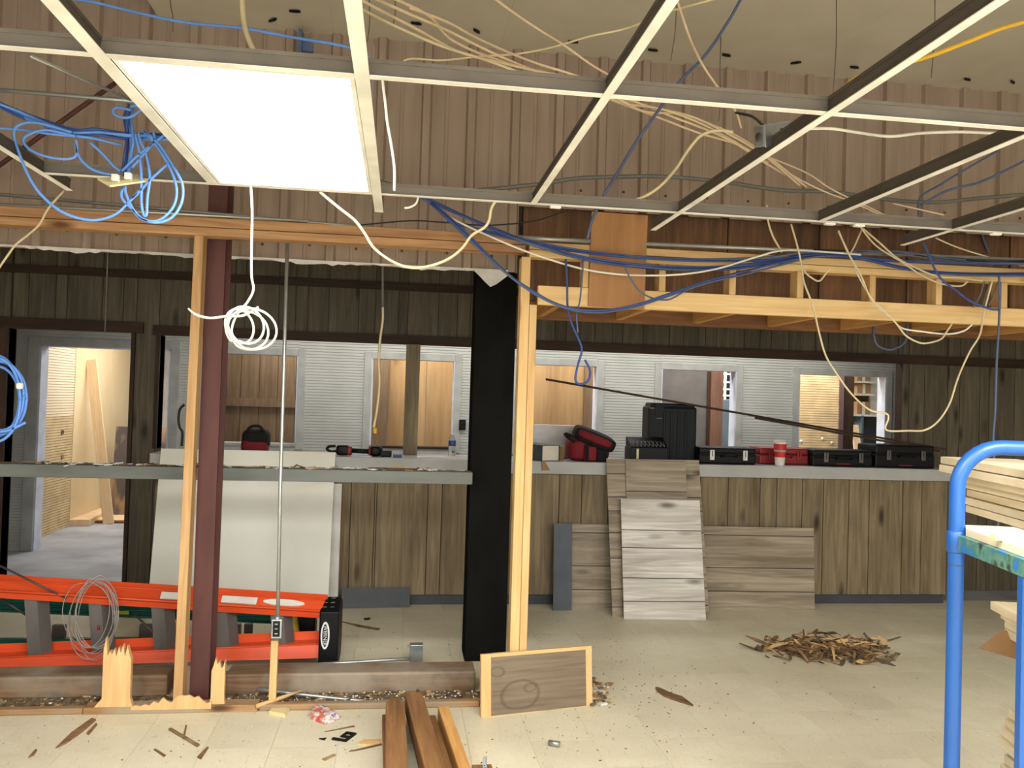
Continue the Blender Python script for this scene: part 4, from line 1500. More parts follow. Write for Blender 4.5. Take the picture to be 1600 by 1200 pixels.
def tool_case(label, px0, px1, pyt, Yf, depth, body, name='tool_case', latch='alu', nlatch=2, red_bar=True, z0=ZC, cat='tool case', lidtop=None):
    x0, x1 = ctx(px0, Yf), ctx(px1, Yf)
    zt = at((px0 + px1) / 2, pyt, Yf).z
    t_ = thing(name, ((x0 + x1) / 2, Yf + depth / 2, z0), label, cat)
    zm = z0 + (zt - z0) * 0.60
    bx('body', x0, x1, Yf, Yf + depth, z0 + 0.001, zm - 0.002, body, t_, bev=0.012)
    bx('lid', x0 + 0.003, x1 - 0.003, Yf + 0.002, Yf + depth - 0.002, zm + 0.001, zt, lidtop or body, t_, bev=0.014)
    bx('seam', x0 + 0.004, x1 - 0.004, Yf + 0.004, Yf + depth - 0.004, zm - 0.004, zm + 0.004, 'black', t_)
    w_ = x1 - x0
    for k in range(nlatch):
        c_ = x0 + w_ * (0.22 if k == 0 else 0.80)
        la = bx('latch', c_ - 0.020, c_ + 0.020, Yf - 0.010, Yf, zm - 0.050, zm + 0.034, latch, t_, bev=0.004)
        bx('slot', c_ - 0.003, c_ + 0.003, Yf - 0.0115, Yf - 0.009, zm - 0.02, zm + 0.028, 'black', la)
    h = MB()
    h.tube(spline([V(x0 + w_ * 0.38, Yf - 0.004, zm - 0.02), V(x0 + w_ * 0.40, Yf - 0.026, zm - 0.012), V(x0 + w_ * 0.5, Yf - 0.03, zm - 0.01), V(x0 + w_ * 0.62, Yf - 0.026, zm - 0.012), V(x0 + w_ * 0.64, Yf - 0.004, zm - 0.02)], 3), 0.009, 6)
    obj('handle', h, 'black' if body != 'red' else 'red', t_)
    if red_bar:
        bx('red_bar', x0 + w_ * 0.40, x0 + w_ * 0.62, Yf - 0.002, Yf + 0.002, z0 + 0.018, z0 + 0.026, 'red', t_)
    return t_


tool_case('glossy black tool case with white latches, right of the tall dark case', 1093, 1182, 699.5, 6.66, 0.26, 'black', latch='white', red_bar=False)
rc = tool_case('dark red plastic tool case standing behind the paper cup', 1187, 1264, 700, 6.74, 0.24, 'red', latch='red', red_bar=False)
tool_case('black tool case with steel latches right of the red case', 1270, 1364, 703.5, 6.66, 0.26, 'black')
tool_case('largest black latched case, rightmost on the counter', 1368, 1461, 696, 6.64, 0.30, 'black')
# tall dark case, moulded with ribs and a carry recess
x0, x1 = ctx(1012, 6.78), ctx(1088, 6.78)
zt = at(1050, 630, 6.78).z
tc_ = thing('tool_box', ((x0 + x1) / 2, 6.88, ZC), 'tall dark grey moulded case standing on its end on the counter', 'tool case')
bx('body', x0, x1, 6.78, 6.98, ZC + 0.001, zt - 0.03, 'case_green', tc_, bev=0.018)
bx('cap', x0 + 0.02, x1 - 0.015, 6.79, 6.97, zt - 0.045, zt, 'case_green', tc_, bev=0.016)
for k in range(4):
    c_ = x0 + 0.14 + k * 0.062
    bx('rib', c_ - 0.012, c_ + 0.012, 6.772, 6.785, ZC + 0.02, zt - 0.07, 'case_green', tc_, bev=0.005)
bx('recess', x0 + 0.055, x0 + 0.125, 6.774, 6.80, zt - 0.125, zt - 0.012, 'black', tc_)
bx('latch', x0 + 0.062, x0 + 0.118, 6.768, 6.78, zt - 0.136, zt - 0.126, 'alu', tc_, bev=0.003)
bx('latch', x0 + 0.004, x0 + 0.05, 6.774, 6.782, zt - 0.052, zt - 0.040, 'alu', tc_, bev=0.003)
# black crate with a latticed lid
x0, x1 = ctx(977, 6.74), ctx(1044, 6.74)
x1 = ctx(1011, 6.74) - 0.002
x1b = ctx(1036, 6.74)
cr_ = thing('battery_crate', ((x0 + x1) / 2, 6.72, ZC), 'low black box with a latticed lid and yellow bar, left of the tall dark case', 'crate')
zt = at(1005, 698, 6.68).z
bx('body', x0, x1b, 6.60, 6.765, ZC + 0.001, zt, 'case_green', cr_, bev=0.008)
lat = MB()
zl = at(1005, 685, 6.72).z
for k in range(9):
    xx = x0 + 0.03 + (x1b - x0 - 0.06) * k / 8
    lat.tube([V(xx, 6.605, zt + 0.006), V(min(xx + 0.04, x1b - 0.015), 6.72, zl)], 0.0042, 5)
    lat.tube([V(xx, 6.605, zt + 0.006), V(max(xx - 0.04, x0 + 0.015), 6.72, zl)], 0.0042, 5)
obj('lattice', lat, 'alu', cr_)
obj('lid', MB().prism([(6.603, zt + 0.001), (6.76, zt + 0.001), (6.76, zl + 0.012), (6.72, zl + 0.008)], x0 + 0.006, x1b - 0.006, 'yz'), 'black', cr_, bev=0.004)
bx('yellow_bar', x0 + 0.054, x0 + 0.074, 6.592, 6.60, ZC + 0.02, zt - 0.012, 'ivory', cr_, bev=0.003)
# red and black tool bag with its flap thrown open
xa, xb = ctx(886, 6.75), ctx(960, 6.75)
tb_ = thing('tool_bag', ((xa + xb) / 2, 6.75, ZC), 'slumped red and black cloth tool bag lying open on the counter', 'bag')
zt = at(920, 684, 6.75).z
mb = MB().sell(((xa + xb) / 2 - 0.03, 6.75, (ZC + zt) / 2), ((xb - xa) * 0.44, 0.11, (zt - ZC) / 2), 0.45, 0.55, 14)
for p in mb.v:
    p.z += 0.008 * sin(p.x * 38) * (1 if p.z > ZC + 0.05 else 0)
obj('body', mb, 'redcloth', tb_)
cfl = at(928, 685, 6.72)
TF = Matrix.Translation(cfl) @ Matrix.Rotation(0.36, 4, 'Y') @ Matrix.Rotation(0.15, 4, 'X')
mb = MB().sell((0, 0, 0), (0.185, 0.12, 0.062), 0.5, 0.55, 14, T=TF)
fl_o = obj('flap', mb, 'blackcloth', tb_, label='black rimmed flap')
mb = MB().sell((-0.01, -0.075, 0.012), (0.155, 0.055, 0.034), 0.5, 0.6, 10, T=TF)
obj('flap_panel', mb, 'redcloth', fl_o)
obj('strap', MB().tube(spline([at(905, 684, 6.68), at(890, 680, 6.66), at(883, 678, 6.66), at(888, 684, 6.65), at(898, 690, 6.65)], 4), 0.014, 6), 'blackcloth', tb_)
px_ = (xa + xb) / 2
bx('pocket', at(912, 700, 6.64).x, at(932, 700, 6.64).x, 6.615, 6.66, ZC + 0.004, at(920, 697, 6.64).z, 'redcloth', tb_, bev=0.014)
bx('webbing', at(914, 700, 6.62).x, at(920, 700, 6.62).x, 6.612, 6.64, ZC + 0.01, at(920, 695, 6.62).z, 'blackcloth', tb_)
bx('webbing', at(933, 700, 6.62).x, at(950, 700, 6.62).x, 6.622, 6.66, ZC + 0.002, at(940, 701, 6.62).z, 'blackcloth', tb_, bev=0.012)
# printed carton with its end flaps open
xa, xb = at(846, 700, 6.58).x, at(879, 700, 6.58).x
zt = at(860, 696, 6.58).z
cb_ = thing('carton', ((xa + xb) / 2, 6.8, ZC), 'long dark printed carton with its white-lined end flap open at the counter edge', 'box')
bxs = MB()
TB = Matrix.Translation((xa, 6.543, ZC + 0.001)) @ Matrix.Rotation(0.42, 4, 'Z')
wdx = xb - xa
Hc = zt - ZC
t_w = 0.004
bxs.box(0, wdx, 0, 0.40, 0, t_w, 0, TB).box(0, t_w, 0, 0.40, 0, Hc, 0, TB).box(wdx - t_w, wdx, 0, 0.40, 0, Hc, 0, TB).box(0, wdx, 0, 0.40, Hc - t_w, Hc, 0, TB).box(0, wdx, 0.396, 0.40, 0, Hc, 0, TB)
obj('sleeve', bxs, 'boxgrey', cb_)
obj('liner', MB().box(t_w, wdx - t_w, 0.012, 0.03, t_w, Hc - t_w, 0, TB), 'liner', cb_)
obj('flap', MB().box(-0.005, wdx * 0.92, -0.004, 0.0, -0.075, 0.0, 0, TB @ Matrix.Rotation(-0.25, 4, 'X')), 'cardboard', cb_)
obj('flap', MB().box(wdx, wdx + 0.004, -0.05, 0.0, 0.004, Hc * 0.92, 0, TB), 'cardboard', cb_)
# white box at the back
xa, xb = at(808, 680, 7.0).x, at(912, 680, 7.0).x
wbx = thing('white_box', ((xa + xb) / 2, 7.25, ZC), 'long white box at the back of the counter under the third window', 'box')
zt = at(860, 664, 7.0).z
bx('body', xa, xb, 7.0, 7.07, ZC + 0.001, zt - 0.012, 'white', wbx, bev=0.003)
bx('lid', xa - 0.003, xb + 0.003, 6.995, 7.075, zt - 0.014, zt, 'white', wbx, bev=0.002)
# takeaway cup
cp = at(1220, 725.5, 6.58)
cp = V(cp.x, 6.60, ZC)
ch = at(1220, 688, 6.60).z - ZC
cu_ = thing('paper_cup', cp, 'red and white takeaway cup standing at the counter front', 'cup')
obj('cup', MB().lathe([(0.036, 0), (0.038, 0.004), (0.052, ch * 0.90), (0.0545, ch * 0.91), (0.0545, ch * 0.93)], cp, 20), 'white', cu_)
obj('sleeve', MB().lathe([(0.0435, ch * 0.34), (0.0455, ch * 0.36), (0.0535, ch * 0.85), (0.0525, ch * 0.86)], cp, 20), 'cup_red', cu_)
obj('band', MB().lathe([(0.0488, ch * 0.55), (0.0502, ch * 0.56), (0.0512, ch * 0.62), (0.0500, ch * 0.63)], cp, 20), 'cup_grey', cu_)
obj('lid', MB().lathe([(0.058, ch * 0.91), (0.059, ch * 0.925), (0.055, ch * 0.94), (0.052, ch), (0.047, ch * 0.995), (0.0, ch * 0.985)], cp, 20), 'white', cu_)
# water bottle
bp = at(706, 712, 6.95)
bp = V(bp.x, 6.95, ZC)
bh = at(706, 677, 6.95).z - ZC
bo = thing('water_bottle', bp, 'small clear water bottle with blue label, right of the panelled post', 'bottle')
obj('bottle', MB().lathe([(0.028, 0.0), (0.031, 0.006), (0.031, bh * 0.35), (0.029, bh * 0.38), (0.031, bh * 0.42), (0.031, bh * 0.66), (0.022, bh * 0.80), (0.012, bh * 0.88), (0.012, bh * 0.93)], bp, 16), 'clear', bo)
obj('label', MB().lathe([(0.0316, bh * 0.44), (0.0318, bh * 0.45), (0.0318, bh * 0.66), (0.0312, bh * 0.67)], bp, 16), 'blue_dark', bo)
obj('cap', MB().lathe([(0.0135, bh * 0.93), (0.0135, bh * 0.99), (0.011, bh), (0.0, bh)], bp, 12), 'white', bo)
# black cordless ratchet lying down
Yt = 6.70
rt = thing('cordless_tool', at(600, 705, Yt), 'long black cordless tool with red trim lying on the counter', 'tool')
zt = ZC + 0.045


def tx(px):
    return at(px, 705, Yt).x


hd = MB()
hd.tube(spline([V(tx(524), Yt, zt + 0.032), V(tx(514), Yt, zt + 0.026), V(tx(511), Yt, zt + 0.004), V(tx(518), Yt, zt - 0.012), V(tx(527), Yt, zt - 0.006)], 4), 0.011, 6)
obj('jaw', hd, 'black', rt)
obj('head', MB().sell((tx(536), Yt, zt), (0.055, 0.035, 0.042), 0.5, 0.6, 12), 'black', rt)
obj('collar', MB().sell((tx(546), Yt, zt - 0.004), (0.022, 0.036, 0.036), 0.4, 0.6, 10), 'red', rt)
obj('shaft', MB().tube([V(tx(548), Yt, zt - 0.002), V(tx(582), Yt, zt - 0.006)], 0.02, 8), 'black', rt)
obj('motor', MB().sell((tx(587), Yt, zt), (0.055, 0.045, 0.044), 0.7, 0.8, 12), 'black', rt)
obj('trim', MB().sell((tx(578), Yt, zt - 0.002), (0.012, 0.038, 0.038), 0.6, 0.8, 10), 'red', rt)
obj('battery', MB().box(tx(594), tx(612), Yt - 0.035, Yt + 0.035, ZC + 0.002, ZC + 0.05), 'black', rt, bev=0.008)
for k, (a, b, Yp, mt, nm, lab) in enumerate(((549, 580, 6.62, 'paper', 'paper_sheet', 'crumpled white sheet under the black cordless tool'),
                                              (614, 628, 6.62, 'blue_dark', 'glove', 'small dark blue cloth left of the panelled post'),
                                              (652, 697, 6.64, 'paper', 'paper_sheet', 'white paper lying right of the panelled post'))):
    x0, x1 = at(a, 710, Yp).x, at(b, 710, Yp).x
    g_ = MB()
    n = 8
    vs, fs = [], []
    for j in range(4):
        for i in range(n):
            vs.append((x0 + (x1 - x0) * i / (n - 1), Yp + 0.10 * j / 3, ZC + 0.004 + 0.007 * abs(sin(i * 1.7 + j)) + (0.012 if nm == 'glove' else 0)))
    for j in range(3):
        for i in range(n - 1):
            fs.append((j * n + i, j * n + i + 1, (j + 1) * n + i + 1, (j + 1) * n + i))
    vs2 = [(p[0], p[1], ZC + 0.001) for p in vs]
    m_ = len(vs)
    allf = fs + [tuple(m_ + q for q in f[::-1]) for f in fs]
    edge = [i for i in range(n)] + [n * (j + 1) - 1 for j in range(1, 4)] + [3 * n + i for i in range(n - 2, -1, -1)] + [n * j for j in (2, 1)]
    allf += [(edge[i], edge[(i + 1) % len(edge)], m_ + edge[(i + 1) % len(edge)], m_ + edge[i]) for i in range(len(edge))]
    g_.add(vs + vs2, allf)
    obj(nm, g_, mt, label=lab, cat='paper' if nm != 'glove' else 'cloth')
# small red and black bag left
Yb = 6.75
c_ = at(399, 692, Yb)
sb_ = thing('drill_bag', (c_.x, Yb, ZC), 'small rounded black and red bag on the counter right of the maroon column', 'bag')
obj('body', MB().sell((c_.x, Yb, ZC + 0.06), (0.105, 0.09, 0.06), 0.5, 0.6, 12), 'redcloth', sb_)
obj('cover', MB().sell((c_.x + 0.005, Yb + 0.01, ZC + 0.112), (0.108, 0.098, 0.085), 0.6, 0.7, 12), 'blackcloth', sb_)
obj('handle', MB().tube(spline([at(385, 680, Yb - 0.05), at(390, 668, Yb - 0.06), at(405, 666, Yb - 0.06), at(413, 676, Yb - 0.05)], 4), 0.012, 6), 'blackcloth', sb_)
cable('black cord looping beside the pine stud above the white board', [(288, 632), (281, 640), (279, 655), (281, 668), (285, 676), (284, 697)], 0.010, 'black_cable', 6.9, cat='cable')
# outlet on the ribbed wall
oa, ob_ = at(717, 672, 8.78), at(728, 656, 8.78)
ot = thing('wall_outlet', oa, 'black outlet plate on the grey wall right of the second window', 'outlet')
bx('plate', oa.x, ob_.x, 8.775, 8.787, oa.z, ob_.z, 'black', ot, bev=0.003)
for k in (0.3, 0.7):
    zz = oa.z + (ob_.z - oa.z) * k
    bx('socket', oa.x + 0.022, ob_.x - 0.022, 8.772, 8.776, zz - 0.012, zz + 0.012, 'case_green', ot)
# two long strips resting on the cases
for k, (p, q, lab) in enumerate((((853, 592.5, 6.70), (1478, 702, 6.70), 'upper of two long brown wood strips slanting over the tool cases'),
                                 ((1180, 653, 6.68), (1470, 705, 6.66), 'shorter brown strip lying just below the long slanting one'))):
    a, b = at(*p), at(*q)
    d = (b - a).normalized()
    y = V(0, 1, 0)
    z = d.cross(y).normalized() * -1
    z = y.cross(d) * -1 if (y.cross(d)).z < 0 else y.cross(d)
    T = Matrix((d, y, z)).transposed().to_4x4()
    T.translation = a
    obj('wood_strip', MB().box(0, (b - a).length, 0, 0.012, -0.009, 0.009), 'trim_dark', T=T, label=lab, cat='strip', bev=0.001)

# ------------------------------------------------------------------ what one sees through the windows and the doorway
YB1 = 9.60
t_ = thing('brown_boarding', (wins[0][0], YB1, 0), 'brown board partition seen through the first service window', 'boarding')
x = wins[0][0] - 0.55
while x < wins[0][1] + 0.2:
    bx('board', x + 0.003, x + 0.197, YB1, YB1 + 0.02, 0, 2.6, 'browndoor', t_)
    x += 0.2
bx('backing', wins[0][0] - 0.5, wins[0][1] + 0.2, YB1 + 0.02, YB1 + 0.03, 0, 2.6, 'browndoor', t_)
za = at(400, 629, YB1 - 0.03).z
bx('rail', wins[0][0] - 0.3, wins[0][1] + 0.2, YB1 - 0.03, YB1, za - 0.045, za + 0.045, 'browndoor', t_)
t_ = thing('tan_plywood', (wins[1][0], YB1, 0), 'tan plywood sheets seen through the second service window', 'plywood')
xm = at(607, 640, YB1).x
bx('frame_board', wins[1][0] - 0.25, xm, YB1 - 0.04, YB1, 0, 2.6, 'browndoor', t_)
bx('sheet', xm + 0.003, xm + 0.42, YB1, YB1 + 0.02, 0, 2.6, 'plytan', t_)
bx('sheet', xm + 0.425, wins[1][1] + 0.3, YB1, YB1 + 0.02, 0, 2.6, 'plytan', t_)
t_ = thing('tan_plywood', (wins[2][0], YB1, 0), 'tan plywood sheet behind the white box seen through the third window', 'plywood')
xm = at(911, 640, YB1).x
bx('sheet', wins[2][0] - 0.3, xm, YB1, YB1 + 0.02, 0, 2.6, 'plytan', t_)
bx('frame_board', xm + 0.003, wins[2][1] + 0.2, YB1 - 0.02, YB1 + 0.02, 0, 2.6, 'browndoor', t_)
# storage room behind the two right windows
YS = 10.0
t_ = thing('grey_boarding', (at(1070, 640, YS).x, YS, 0), 'dull grey panel seen through the fourth window left of the red-brown post', 'panel')
bx('sheet', at(1000, 640, YS).x, at(1104, 640, YS).x, YS, YS + 0.03, 0, 2.6, 'darkwall', t_)
bx('edge', at(1104, 640, YS).x, at(1108, 640, YS).x, YS - 0.02, YS + 0.03, 0, 2.6, 'trim_dark_z', t_)
bx('wood_post', at(1108, 640, YS).x, at(1127, 640, YS).x, YS - 0.05, YS + 0.05, 0, 2.84, 'redpost', bev=0.004, label='red-brown wooden post seen through the fourth window', cat='post')
x0, x1 = at(1129, 640, 10.4).x, at(1140, 640, 10.4).x
bx('steel_cabinet', x0, x1, 10.4, 10.8, 0, at(1133, 624, 10.4).z, 'slate', bev=0.005, label='blue-grey cabinet beside the red-brown post', cat='cabinet')
sr = thing('shelf_rack', (x0, 10.9, 0), 'white wire shelving with dark gaps beyond the blue-grey cabinet', 'shelf')
bx('upright', at(1132, 600, 10.85).x, at(1135, 600, 10.85).x, 10.85, 10.88, 0, 2.5, 'white', sr)
for py in (584, 597, 608, 618):
    z_ = at(1135, py, 10.85).z
    bx('shelf', at(1127, 600, 10.85).x, at(1143, 600, 10.85).x, 10.86, 11.2, z_ - 0.01, z_ + 0.01, 'white', sr)
bx('back', at(1120, 600, 11.2).x, at(1150, 600, 11.2).x, 11.2, 11.22, 0, 2.6, 'black', sr)
t_ = thing('ribbed_partition', (at(1275, 640, 9.6).x, 9.6, 0), 'bright tan ribbed partition seen through the fifth window', 'partition')
xa, xb = at(1225, 640, 9.6).x, at(1310.5, 640, 9.6).x
obj('ribbed_panel', ribbed(xa, xb, 0, 2.7, 9.6, pitch=0.03, dep=0.009), 'tan_rib_warm', t_)
bx('end_trim', xb, at(1317, 640, 9.6).x, 9.58, 9.65, 0, 2.7, 'plum', t_)
bx('side_panel', at(1317, 640, 9.6).x, at(1338, 640, 9.6).x, 9.66, 9.70, 0, 2.7, 'trim_dark_z', t_)
for px, py in ((1252, 690), (1285, 686), (1300, 692)):
    p = at(px, py, 9.595)
    obj('patch', MB().lathe([(0.0, -0.002), (0.022, -0.002), (0.022, 0.002)], (0, 0, 0), 12, T=Matrix.Translation(p) @ Matrix.Rotation(pi / 2, 4, 'X')), 'white', t_)
ss = thing('storage_shelf', (at(1360, 640, 10.6).x, 10.6, 0), 'white storage shelves with cartons seen through the fifth window', 'shelf')
xa, xb = at(1330, 640, 10.6).x, at(1385, 640, 10.6).x
for py in (597, 616.5, 649):
    z_ = at(1350, py, 10.6).z
    bx('shelf', xa, at(1366, 600, 10.6).x if py < 640 else xb, 10.6, 10.95, z_ - 0.014, z_ + 0.014, 'white', ss)
bx('side', at(1361, 600, 10.7).x, xb + 0.2, 10.72, 10.75, at(1361, 648, 10.7).z, 2.7, 'white', ss)
bx('back', xa - 0.2, xb + 0.2, 10.96, 10.99, 0, 2.7, 'browndoor', ss)
zc_ = at(1350, 648, 10.6).z
bx('cabinet_back', xa, xb, 10.8, 10.83, 0, zc_ - 0.02, 'darkslate', ss)
bx('divider', at(1346.5, 660, 10.6).x, at(1349.5, 660, 10.6).x, 10.6, 10.8, 0, zc_ - 0.014, 'slate', ss)
for k, (a, b, pt, pb, lab) in enumerate(((1339, 1360, 586, 596, 'carton on the top storage shelf'), (1339, 1361, 600, 616, 'brown carton between the two upper storage shelves'), (1339, 1360, 628, 648, 'lowest brown carton, standing on the blue-grey cabinet shelf'))):
    p, q_ = at(a, pb, 10.66), at(b, pt, 10.66)
    pz_ = at(1350, (597, 616.5, 649)[k], 10.6).z + 0.0145
    c3 = thing('carton', ((p.x + q_.x) / 2, 10.75, pz_), lab, 'box')
    bx('box', p.x, q_.x, 10.66, 10.90, pz_, q_.z, 'cardboard', c3, bev=0.004)
    bx('tape', (p.x + q_.x) / 2 - 0.02, (p.x + q_.x) / 2 + 0.02, 10.657, 10.661, pz_ + 0.002, q_.z - 0.004, 'liner', c3)
p, q_ = at(1362, 627, 10.5), at(1376, 623, 10.5)
ld_ = thing('leaning_stick', (at(1343, 690, 10.3).x, 10.3, 0.0), 'pale board leaning before the dark cabinet in the fifth window', 'board')
a, b = at(1352, 712, 10.30), at(1342, 664, 10.45)
T, W_, H_ = frame3(V(a.x - 0.12, 10.05, 0.003), V(a.x - 0.02, 10.05, 0.003), V(b.x - 0.06, 10.45, b.z))
obj('board', MB().box(0, W_, 0, 0.02, 0, H_), 'pale_board', ld_, T=T)
# room beyond the doorway
yb_ = atz(169, 819).y
lean_stick('leaning_board', (142, 562), (169, 819), 0.12, 0.035, 'pale_board', 'long pale board leaning on the tan wall beyond the doorway', 'board', yb_ + 0.16, yb_)
dk = at(172, 785, 11.3)
dk.z = 0
T, W_, H_ = frame3(V(dk.x, dk.y, 0), V(dk.x + 0.75, dk.y, 0), at(172, 666, dk.y + 0.12))
obj('stained_sheet', MB().box(0, W_, 0, 0.02, 0, H_), 'greyboard', T=T, label='dark water-stained panel leaning at the back of the tan room', cat='panel')
a, b = atz(105, 818, 0.03), atz(198, 788, 0.03)
T, W_, H_ = frame3(V(a.x, a.y, 0), V(a.x + 0.24, a.y + 0.02, 0), V(a.x, a.y, 0.075))
obj('floor_timber', MB().box(0, W_, 0, 1.9, 0, H_), 'pale_board', T=T, bev=0.003, label='pale timber lying along the foot of the tan wall', cat='timber')
a = atz(128, 817)
bx('floor_timber', a.x, a.x + 0.9, a.y, a.y + 0.05, 0, 0.02, 'brown_x', label='dark batten on the concrete behind the leaning pale board', cat='timber')
bx('floor_board', a.x + 0.02, a.x + 0.9, a.y + 0.06, a.y + 0.5, 0, 0.03, 'pale_board', label='flat pale board on the concrete behind the dark batten', cat='board')
for py in (675, 713):
    p = atx(98, py, -3.828)
    obj('marker', MB().box(-3.829, -3.824, p.y - 0.03, p.y + 0.03, p.z - 0.022, p.z + 0.022), 'greyboard', lw)

# ------------------------------------------------------------------ dropped ceiling grid
ZG = 2.4315
GX = [(-0.939 - 0.78 * 1) * 0.7815, -0.939 * 0.7815, -0.157 * 0.7815, 0.630 * 0.7815, 1.402 * 0.7815, 2.18 * 0.7815, 2.955 * 0.7815]
L1Y, L2Y = 2.632 * 0.7815, 4.165 * 0.7815


def tee_x(name, x0, x1, y, label, group=None):
    t_ = thing(name, ((x0 + x1) / 2, y, ZG), label, 'ceiling grid bar')
    bx('flange', x0, x1, y - 0.012, y + 0.012, ZG, ZG + 0.0025, 'tee', t_)
    bx('web', x0, x1, y - 0.0015, y + 0.0015, ZG + 0.0025, ZG + 0.042, 'teeweb_x', t_)
    bx('bulb', x0, x1, y - 0.004, y + 0.004, ZG + 0.036, ZG + 0.046, 'teeweb_x', t_)
    return t_


def tee_y(name, x, y0, y1, label, wd=0.012, skew=0.0):
    t_ = thing(name, (x, (y0 + y1) / 2, ZG), label, 'ceiling grid bar')
    z = ZG - 0.003

    def pr(w_, za, zb, nm, mt):
        vs = [(x + sx * w_ + (skew if yy == y1 else 0), yy, zz) for zz in (za, zb) for yy in (y0, y1) for sx in (-1, 1)]
        obj(nm, MB().add(vs, [(0, 2, 3, 1), (4, 5, 7, 6), (0, 1, 5, 4), (1, 3, 7, 5), (3, 2, 6, 7), (2, 0, 4, 6)]), mt, t_)
    pr(wd, z, z + 0.0025, 'flange', 'tee')
    pr(0.0015, z + 0.0025, z + 0.044, 'web', 'teeweb')
    pr(0.004, z + 0.038, z + 0.048, 'bulb', 'teeweb')
    return t_


yend = lambda px, py: atz(px, py, ZG - 0.003).y
tee_y('grid_tee', GX[0], 0.6, yend(124, 299), 'short grid bar at far left, ending in the air beside the blue cables')
tee_y('grid_tee', GX[1], 0.2, L2Y, 'long grid bar along the left edge of the glowing ceiling panel', 0.018)
tee_y('grid_tee', GX[2], 0.2, yend(595, 332), 'grid bar along the right edge of the glowing panel, poking past it', 0.018)
tee_y('grid_tee', GX[3], 0.2, L2Y, 'first clear grid bar right of the glowing ceiling panel')
tee_y('grid_tee', GX[4], 0.2, yend(1018, 360), 'grid bar carrying the metal junction box, its end cut off over the header')
tee_y('grid_tee', GX[5], 1.2, L2Y, 'grid bar right of the junction box, stopping at the far cross bar')
tee_y('grid_tee', GX[6], 1.5, yend(1417, 384), 'rightmost grid bar, its white end poking out over the header')
tee_x('cross_tee', -2.4, 4.2, L1Y, 'long cross bar of the ceiling grid nearest the viewer')
tee_x('cross_tee', GX[0], 4.6, L2Y, 'farther cross bar of the ceiling grid, just before the header')
for px in (1297, 1343, 868, 1557):
    p = atz(px, 352, ZG)
    p.y = L2Y
    c_ = at(px, 350, L2Y)
    bx('hanging_tab', c_.x - 0.025, c_.x + 0.02, L2Y - 0.011, L2Y + 0.011, ZG - 0.012, ZG - 0.0005, 'tee', bev=0.003,
       label={1297: 'white metal tab under the far cross bar between the two right grid bars', 1343: 'second white tab right beside the other one under the far cross bar', 868: 'white tab under the far cross bar above the header opening', 1557: 'white tab at the right end of the far cross bar'}[px], cat='bracket')
# lit troffer
tf = thing('ceiling_light', ((GX[1] + GX[2]) / 2, (L1Y + L2Y) / 2, ZG), 'glowing white rectangular ceiling light panel', 'ceiling light')
xa, xb, ya, yb = GX[1] + 0.020, GX[2] - 0.020, L1Y + 0.014, L2Y - 0.014
bx('diffuser', xa + 0.012, xb - 0.012, ya + 0.012, yb - 0.012, ZG + 0.003, ZG + 0.008, 'lamp', tf)
for (x0, x1, y0, y1) in ((xa, xb, ya, ya + 0.012), (xa, xb, yb - 0.012, yb), (xa, xa + 0.012, ya + 0.012, yb - 0.012), (xb - 0.012, xb, ya + 0.012, yb - 0.012)):
    bx('frame', x0, x1, y0, y1, ZG + 0.001, ZG + 0.012, 'tee', tf)
bx('housing', xa, xb, ya, yb, ZG + 0.012, ZG + 0.042, 'teeweb', tf)
# junction box on the grid bar
jb = thing('junction_box', at(1207, 210, 2.35), 'galvanised square junction box riding on a grid bar', 'junction box')
p = at(1205, 212, 2.42)
T = Matrix.Translation(p) @ Matrix.Rotation(0.25, 4, 'Z') @ Matrix.Rotation(-0.25, 4, 'Y') @ Matrix.Rotation(0.2, 4, 'X')
obj('box', MB().box(-0.048, 0.048, -0.025, 0.025, -0.03, 0.035), 'galv', jb, T=T, bev=0.005)
obj('cover', MB().box(-0.050, 0.050, -0.030, -0.025, -0.032, 0.037), 'galv', jb, T=T, bev=0.003)
obj('knockout', MB().lathe([(0.0, 0), (0.014, 0), (0.014, 0.002), (0, 0.002)], (0, 0, 0), 12, T=T @ Matrix.Translation((-0.0485, 0, 0)) @ Matrix.Rotation(-pi / 2, 4, 'Y')), 'teeweb', jb)
obj('knockout', MB().lathe([(0.0, 0), (0.011, 0), (0.011, 0.002), (0, 0.002)], (0.02, 0, 0.036), 12, T=T), 'teeweb', jb)
obj('slot', MB().box(0.005, 0.03, -0.032, -0.029, -0.004, 0.004), 'black', jb, T=T)
obj('slot', MB().box(0.01, 0.03, -0.032, -0.029, 0.012, 0.018), 'black', jb, T=T)
# out-of-view troffers that carry the room's other lamps
for k, (X_, Y_) in enumerate(((-1.55, 0.88), (0.45, 0.88), (1.65, 0.88), (2.85, 0.88), (4.3, 0.88), (1.0, -1.8))):
    t_ = thing('ceiling_light', (X_, Y_, ZG), 'ceiling light housing over the viewer outside the frame, %s from the left' % ['first', 'second', 'third', 'fourth', 'fifth', 'sixth'][k], 'ceiling light')
    bx('housing', X_ - 0.29, X_ + 0.29, Y_ - 0.59, Y_ + 0.59, ZG + 0.003, ZG + 0.075, 'white', t_)

# ------------------------------------------------------------------ rods, pipes and wires over the grid
def rod(label, p, q, r, mat, name='rod', cat='rod'):
    return obj(name, MB().tube([at(*p), at(*q)], r, 6), mat, label=label, cat=cat)


